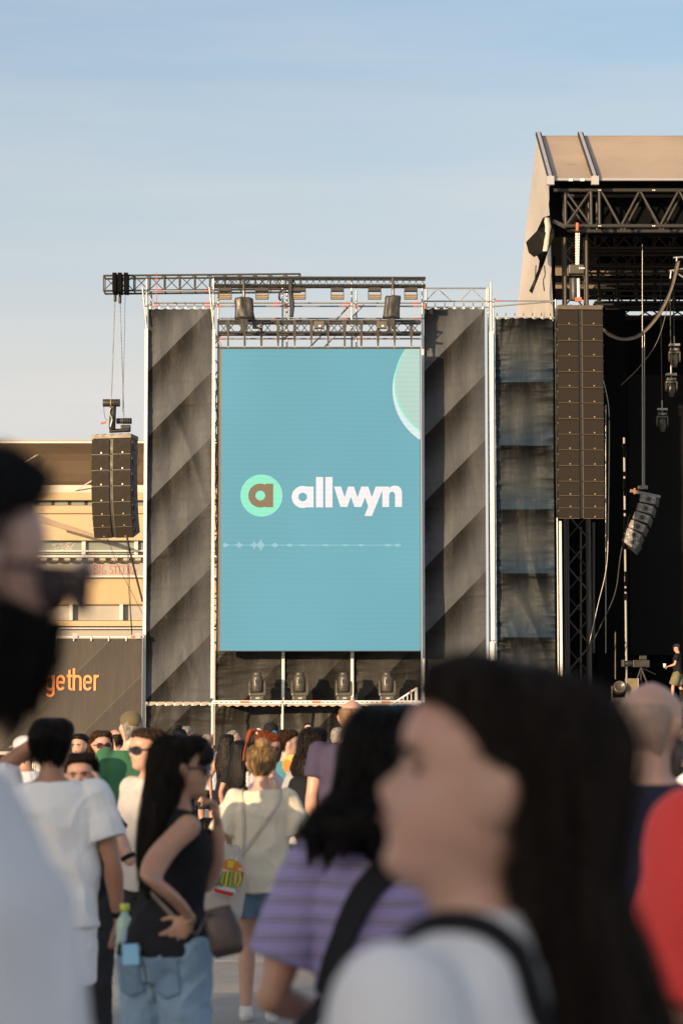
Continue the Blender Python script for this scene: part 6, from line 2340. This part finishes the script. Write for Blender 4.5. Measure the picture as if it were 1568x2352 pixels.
# woman with hand at her ear
p_ear = person('dark-haired woman facing the camera with a hand raised to her ear', 190, 12.7, 1.565, 168, True, SK_LIGHT, dict(style='back', mat=H_DBROWN), T_(BLACK_T, sleeve=.3), PANTS(DARKPANT), eyes=True,
               armL=((-.30, .10, 1.16), (-.135, .08, 1.50)), voxel=.008, head=(10, 0, 4), handL=dict(dir=(.15, -.1, 1), palm=(1, 0, 0), curl=18))
band(p_ear, 'L', .05, .04, BLACK_T, .012)
# man in sunglasses
p_sun = person('man with short brown hair and dark sunglasses looking left, beside the green shirt', 343, 14.0, 1.70, 128, False, SK_LIGHT, dict(style='crop', mat=H_BROWN), T_(PALE_T, wr=.008), PANTS(DARKPANT), glasses=GLASS_D, head=(-8, 0, 0), voxel=.008)
# woman in cream t-shirt
p_cream = person('woman in a cream t-shirt and denim shorts walking away, hair in a blond bun', 600, 15.0, 1.605, 2, True, SK_LIGHT, dict(style='back', mat=H_BLONDE, extra='bun', bun=((.008, -.072, .235), .048)), T_(CREAM_T, hem=.82, ease=.045, sleeve=.72, sease=.035, wr=.010), SHORTS(DENIM_M, len=.52, ease=.016, name='denim_shorts'),
                 armL=((-.27, -.03, 1.10), (-.20, .17, 1.02)), armR=((.27, -.03, 1.10), (.2, .17, 1.02)), legs={'L': ((-.085, .10, .49), (-.09, .06, .10)), 'R': ((.075, -.06, .48), (.07, -.22, .13))}, voxel=.008, shoes=mat('white_shoe', (.72, .70, .68), .5), head=(0, -6, 0))
for sx in (-1, 1):      # long beaded earrings
    er = link('earring', mesh('earring', *lathe(Vector((0, 0, 0)), [(0, .004), (-.012, .011), (-.022, .006), (-.034, .012), (-.046, .006), (-.058, .013), (-.072, .006), (-.084, .012), (-.096, .003)], 10), mat('white_beads', (.7, .66, .6), .4, 0, .5, 60), True), p_cream['M'] @ p_cream['hm'] @ Matrix.Translation((sx * .083, -.005, .068)), p_cream['obj'])
tote = thing('tote_bag', 'beige cloth tote with a bright yellow and red print on the cream-shirt woman', 'bag', lw_(p_cream, (-.25, -.1, .6)))
TOTE = cloth_mat('tote_canvas', (.52, .45, .39), .1)
tq = P(531, 1940, 14.75)
pouch('bag_body', tote, tq, .245, .45, .10, TOTE, 9, Matrix.Rotation(R(9), 3, 'Y'), .05, topk=.42)
def late_cream():
    worn_strap('strap', tote, p_cream, [(.115, .08, 1.37), (.12, .0, 1.44), (.115, -.06, 1.42), (.10, -.12, 1.36), (.02, -.165, 1.24), (-.08, -.175, 1.12), (-.15, -.17, 1.04)], .018, TOTE, .003, [tq + Vector((.03, 0, 0))])
    worn_strap('strap', tote, p_cream, [(-.11, .08, 1.37), (-.115, .0, 1.44), (-.118, -.06, 1.42), (-.118, -.13, 1.34), (-.125, -.17, 1.2), (-.14, -.18, 1.08)], .018, TOTE, .003, [tq + Vector((0, -.02, 0))])
LATE.append(late_cream)
# print on the tote: burst, letters, label
pd = 14.685
prm = {k: mat('tote_' + k, c, .7, 0, .06) for k, c in (('white', (.75, .73, .70)), ('orange', (.75, .22, .04)), ('red', (.55, .03, .03)), ('yellow', (.72, .60, .05)), ('lime', (.40, .48, .04)), ('black', (.03, .03, .03)))}
rotp = lambda c: Matrix.Translation(c) @ Matrix.Rotation(R(9), 4, 'Y') @ Matrix.Translation(-Vector(c))
c = P(526, 2012, pd)
def patch(pts, m, y, nm):
    vs = [(p[0], y, p[1]) for p in pts] + [(p[0], y + .004, p[1]) for p in pts]
    n = len(pts)
    bm = bmesh.new()
    q = [bm.verts.new((p[0], y, p[1])) for p in pts]
    es = [bm.edges.new((q[i], q[(i + 1) % n])) for i in range(n)]
    bmesh.ops.triangle_fill(bm, edges=es, use_beauty=True)
    me = bpy.data.meshes.new(nm); bm.to_mesh(me); bm.free(); me.materials.append(m)
    return link(nm, me, rotp(c), tote)
star = []
for i in range(36):
    an = 2 * math.pi * i / 36
    r = (.115 if i % 2 else .085) * (1 + .1 * math.sin(i * 2.1))
    star.append((c.x + r * .72 * math.cos(an), c.z + r * 1.05 * math.sin(an)))
patch(star, prm['white'], pd - .004, 'print_burst')
patch([(c.x + x, c.z + z) for x, z in ((-.055, .075), (-.01, .10), (.05, .085), (.072, .06), (.04, .05), (.07, .03), (-.06, .035))], prm['orange'], pd - .006, 'print_burst')
patch([(c.x + x, c.z + z) for x, z in ((.06, .02), (.082, .04), (.078, -.03), (.06, -.05))], prm['red'], pd - .006, 'print_burst')
patch([(c.x + x, c.z + z) for x, z in ((-.02, .09), (.02, .085), (.015, .05), (-.015, .045))], prm['yellow'], pd - .008, 'print_burst')
for i, (ch, x) in enumerate((('W', -.068), ('I', -.022), ('L', .008), ('D', .036))):
    letter(ch, c.x + x, c.z - .062 + .004 * i, .062, .07, .022, pd - .008, prm['black'], tote, rotp(c), 'print_letter')
    letter(ch, c.x + x, c.z - .062 + .004 * i, .062, .07, .014, pd - .012, prm['yellow' if i % 2 else 'lime'], tote, rotp(c), 'print_letter')
patch([(c.x - .08, c.z - .075), (c.x + .055, c.z - .085), (c.x + .035, c.z - .118), (c.x - .07, c.z - .106)], prm['white'], pd - .010, 'print_label')
patch([(c.x - .074, c.z - .079), (c.x + .048, c.z - .089), (c.x + .033, c.z - .112), (c.x - .066, c.z - .102)], prm['red'], pd - .014, 'print_label')
# tall balding man in navy
p_navy = person('tall balding man in a purple-navy t-shirt seen from behind', 808, 18.0, 1.93, -6, False, SK_LIGHT, dict(style='receding', mat=hair_mat('hair_thin_brown', (.15, .09, .055))), T_(PURPLE_NAVY, ease=.03), PANTS(DARKPANT), width=1.1)
# curly woman with backpack
p_curl = person('woman with dark curly hair, pale grey t-shirt and a black backpack', 722, 20.0, 1.73, -24, True, SK_LIGHT, dict(style='mid', mat=H_DBROWN, curl=.10, vol=1.12, ragged=.03), T_(GREY_T, ease=.03), PANTS(DARKPANT), armL=((-.25, -.06, 1.1), (-.2, .12, .98)))
bp = thing('backpack', 'black backpack on the back of the curly-haired woman', 'backpack', lw_(p_curl, (0, -.2, .9)))
S_ = Soup()
S_.rings([(.93, .10, .06, -.19), (.97, .135, .085, -.20), (1.1, .145, .095, -.205), (1.25, .14, .085, -.20), (1.34, .115, .06, -.185), (1.37, .07, .03, -.18)], 28)
finish_soup('pack_body', S_, BLACK_T, p_curl['M'], bp, .014, 3, (.004, 'shirt'), 3)
for sx in (-1, 1):
    strap('shoulder_strap', bp, [lw_(p_curl, q) for q in [(sx * .08, -.15, 1.36), (sx * .095, -.06, 1.44), (sx * .105, .05, 1.41), (sx * .12, .115, 1.28), (sx * .15, .06, 1.08)]], .05, BLACK_T, .006, None, lambda p: (Vector(p) - lw_(p_curl, (0, 0, 1.2))))
# man in green
p_green = person('tall man in a green t-shirt, salmon shorts and an olive cap', 300, 21.0, 1.865, 14, False, SK_PALE, dict(style='crop', mat=H_GREY), T_(GREEN_T, ease=.035, sleeve=.7, sease=.03, hem=.82), SHORTS(SALMON, len=.85), cap=dict(mat=OLIVE), armL=((-.27, -.02, 1.1), (-.05, .2, 1.06)), width=1.05, head=(6, 8, 0), shoes=mat('white_trainer', (.7, .68, .66), .5))
# woman with sunglasses and long brown hair facing us
p_sg = person('woman with brown shoulder-length hair and large sunglasses facing the camera', 234, 22.0, 1.72, 196, True, SK_LIGHT, dict(style='mid', mat=H_BROWN), T_(LAV_T, sleeve=0, name='top'), PANTS(DENIM_D), glasses=GLASS_P, armL=((-.24, .05, 1.12), (-.02, .22, 1.12)), eyes=True)
# red-haired woman
p_redh = person('red-haired woman with a ponytail, white scrunchie and sunglasses, looking down', 607, 22.5, 1.72, -68, True, SK_LIGHT, dict(style='back', mat=H_RED, extra='tail', tie=WHITE_T, tail=[(0, -.10, .18), (0, -.145, .22), (0, -.19, .17), (0, -.19, .04), (0, -.17, -.08)]), T_(LAV_T, sleeve=0, name='top'), PANTS(DENIM_D), glasses=GLASS_P, head=(-12, -18, 0), armR=((.20, .06, 1.12), (.10, .30, 1.13)))
# woman in teal with fan
p_teal = person('brown-haired woman in a teal sleeveless top smiling in profile to the right', 660, 24.0, 1.74, -80, True, SK_PALE, dict(style='back', mat=H_BROWN, extra='tail', tie=mat('blue_tie', (.02, .2, .35), .6)), T_(TEAL_T, sleeve=0, name='top'), PANTS(DARKPANT), armR=((.20, .10, 1.14), (.10, .34, 1.20)), eyes=True, handR=dict(curl=60))
fan = thing('hand_fan', 'round orange paper fan held by the woman in teal', 'fan', P(668, 1785, 23.7))
fc = P(671, 1756, 23.7)
FAN_O = mat('fan_orange', (.75, .24, .03), .6)
FAN_Y = mat('fan_yellow', (.85, .46, .10), .6)
tube('fan_disc', fc, fc + Vector((0, .008, 0)), .092, FAN_Y, fan, 40)
vs = [(fc.x + .091 * math.cos(t), fc.y - .002, fc.z + .091 * math.sin(t)) for t in [R(170 + 170 * i / 24) for i in range(25)]]
vs += [(fc.x + .02, fc.y - .002, fc.z - .005), (fc.x - .02, fc.y - .002, fc.z + .035), (fc.x - .06, fc.y - .002, fc.z + .05)]
link('fan_print', mesh('fan_print', vs, [tuple(range(len(vs)))], FAN_O), None, fan)
tube('fan_handle', fc + Vector((0, .004, -.08)), fc + Vector((.005, .004, -.19)), .011, FAN_O, fan, 8)
# person sitting on the ground
p_sit = person('person in a blue and white striped shirt sitting on the ground', 478, 24.0, 1.72, 20, True, SK_TAN, dict(style='back', mat=H_BLACK), T_(STRIPE_B, hem=.9), PANTS(DARKPANT), seat=True, lean=(-.1, .1), armR=((.27, -.05, 1.12), (.24, .2, .98)))
# further back
person('dark-haired person peeking out behind the woman with raised hand', 184, 26.0, 1.71, 160, False, SK_LIGHT, dict(style='short', mat=H_BLACK, vol=1.06), T_(PALE_T), PANTS(DARKPANT), eyes=True)
person('person in a white cap half hidden behind the raised elbow', 57, 20.0, 1.665, 40, False, SK_MID, dict(style='crop', mat=H_BROWN), T_(WHITE_T), PANTS(DARKPANT), cap=dict(mat=WHITE_CAP))
person('short person in white at the very left edge of the crowd', 1, 18.0, 1.53, 150, True, SK_LIGHT, dict(style='back', mat=H_BROWN), T_(WHITE_T), PANTS(DARKPANT), eyes=True)
person('man with thinning dark hair just left of the olive cap', 266, 30.0, 1.79, 60, False, SK_LIGHT, dict(style='receding', mat=H_DBROWN), T_(LAV_T), PANTS(DARKPANT))
person('woman with a dark bun far back below the tall tarp', 411, 32.0, 1.80, 30, True, SK_MID, dict(style='back', mat=H_BLACK, extra='bun', bun=((-.02, -.04, .245), .045)), T_(BLACK_T), PANTS(DARKPANT))
person('grey-haired man far back next to the dark bun', 427, 34.0, 1.84, -50, False, SK_LIGHT, dict(style='short', mat=H_GREY), T_(PALE_T), PANTS(DARKPANT), glasses=GLASS_D)
person('man in a white t-shirt and dark shorts far back by the scaffold foot', 476, 42.0, 1.77, 30, False, SK_MID, dict(style='crop', mat=H_GREY), T_(WHITE_T, ease=.03), SHORTS(DARKPANT), glasses=GLASS_D, armR=((.28, .02, 1.12), (.24, .16, .92)))
person('woman in a black dress with long curly dark hair far back', 523, 36.0, 1.74, -20, True, SK_LIGHT, dict(style='long', mat=H_DBROWN, curl=.10, vol=1.08), T_(BLACK_T, sleeve=0, tank=True, name='dress_top'), dict(kind='skirt', mat=BLACK_T, zl=.62))
person('woman with long straight black hair beside the black dress', 553, 29.0, 1.65, -30, True, SK_MID, dict(style='long', mat=H_BLACK), T_(BLACK_T), PANTS(DARKPANT))
person('grey-haired man looking up at the screen', 541, 40.0, 1.83, -70, False, SK_LIGHT, dict(style='crop', mat=H_GREY), T_(GREY_T), PANTS(DARKPANT), head=(0, 25, 0))
person('person in a black cap behind the red-haired woman', 622, 30.0, 1.85, 10, False, SK_MID, dict(style='crop', mat=H_BLACK), T_(BLACK_T), PANTS(DARKPANT), cap=dict(mat=BLACK_T))
p_guard = person('guard in black with sunglasses standing on the step behind the barriers', 707, 67.2, 1.80, 200, False, SK_LIGHT, dict(style='crop', mat=H_BLACK), T_(BLACK_T), PANTS(DARKPANT), glasses=GLASS_D, z0=.365, armL=((-.24, .08, 1.14), (-.02, .2, 1.2)), armR=((.24, .08, 1.14), (.05, .2, 1.2)))
person('brown-haired person mostly hidden behind the curly-haired woman', 738, 44.0, 1.86, 10, False, SK_MID, dict(style='short', mat=H_BROWN), T_(PALE_T), PANTS(DARKPANT))
person('grey-haired person partly hidden left of the tall balding man', 777, 30.0, 1.80, -10, False, SK_MID, dict(style='short', mat=H_GREY), T_(BLACK_T), PANTS(DARKPANT))
person('woman in sunlight at the right edge beside the bald man', 1585, 16.0, 1.70, 120, True, SK_LIGHT, dict(style='back', mat=H_BLONDE), T_(WHITE_T, sleeve=0, name='top'), PANTS(DENIM_D), armR=((.20, .05, 1.13), (.05, .2, 1.32)))
# crew member on stage with a cup
p_crew = person('stage crew member in black shirt, khaki shorts and dark cap holding a cup', 1557, 78.0, 1.78, 75, False, SK_LIGHT, dict(style='crop', mat=H_BROWN), T_(BLACK_T, ease=.03), SHORTS(KHAKI, len=.95, ease=.025, wr=.01), cap=dict(mat=NAVY_T), z0=FL_Z, armL=((-.24, .05, 1.12), (-.15, .28, 1.06)), legs={'L': ((-.09, .13, .50), (-.09, .16, .085)), 'R': ((.09, -.05, .49), (.09, -.20, .11))}, shoes=BLACK_T, group='stage crew', head=(0, -10, 0))
cup = thing('paper_cup', 'white cup in the hand of the crew member on stage', 'cup', lw_(p_crew, (-.14, .37, 1.0)))
vs, fs = lathe(lw_(p_crew, (-.16, .36, 1.03)), [(0, .035), (.06, .042), (.12, .05), (.125, .045)], 16)
link('cup_body', mesh('cup_body', vs, fs, WHITE_RAIL, True), None, cup)

bake_pending()
for f_ in LATE:
    f_()
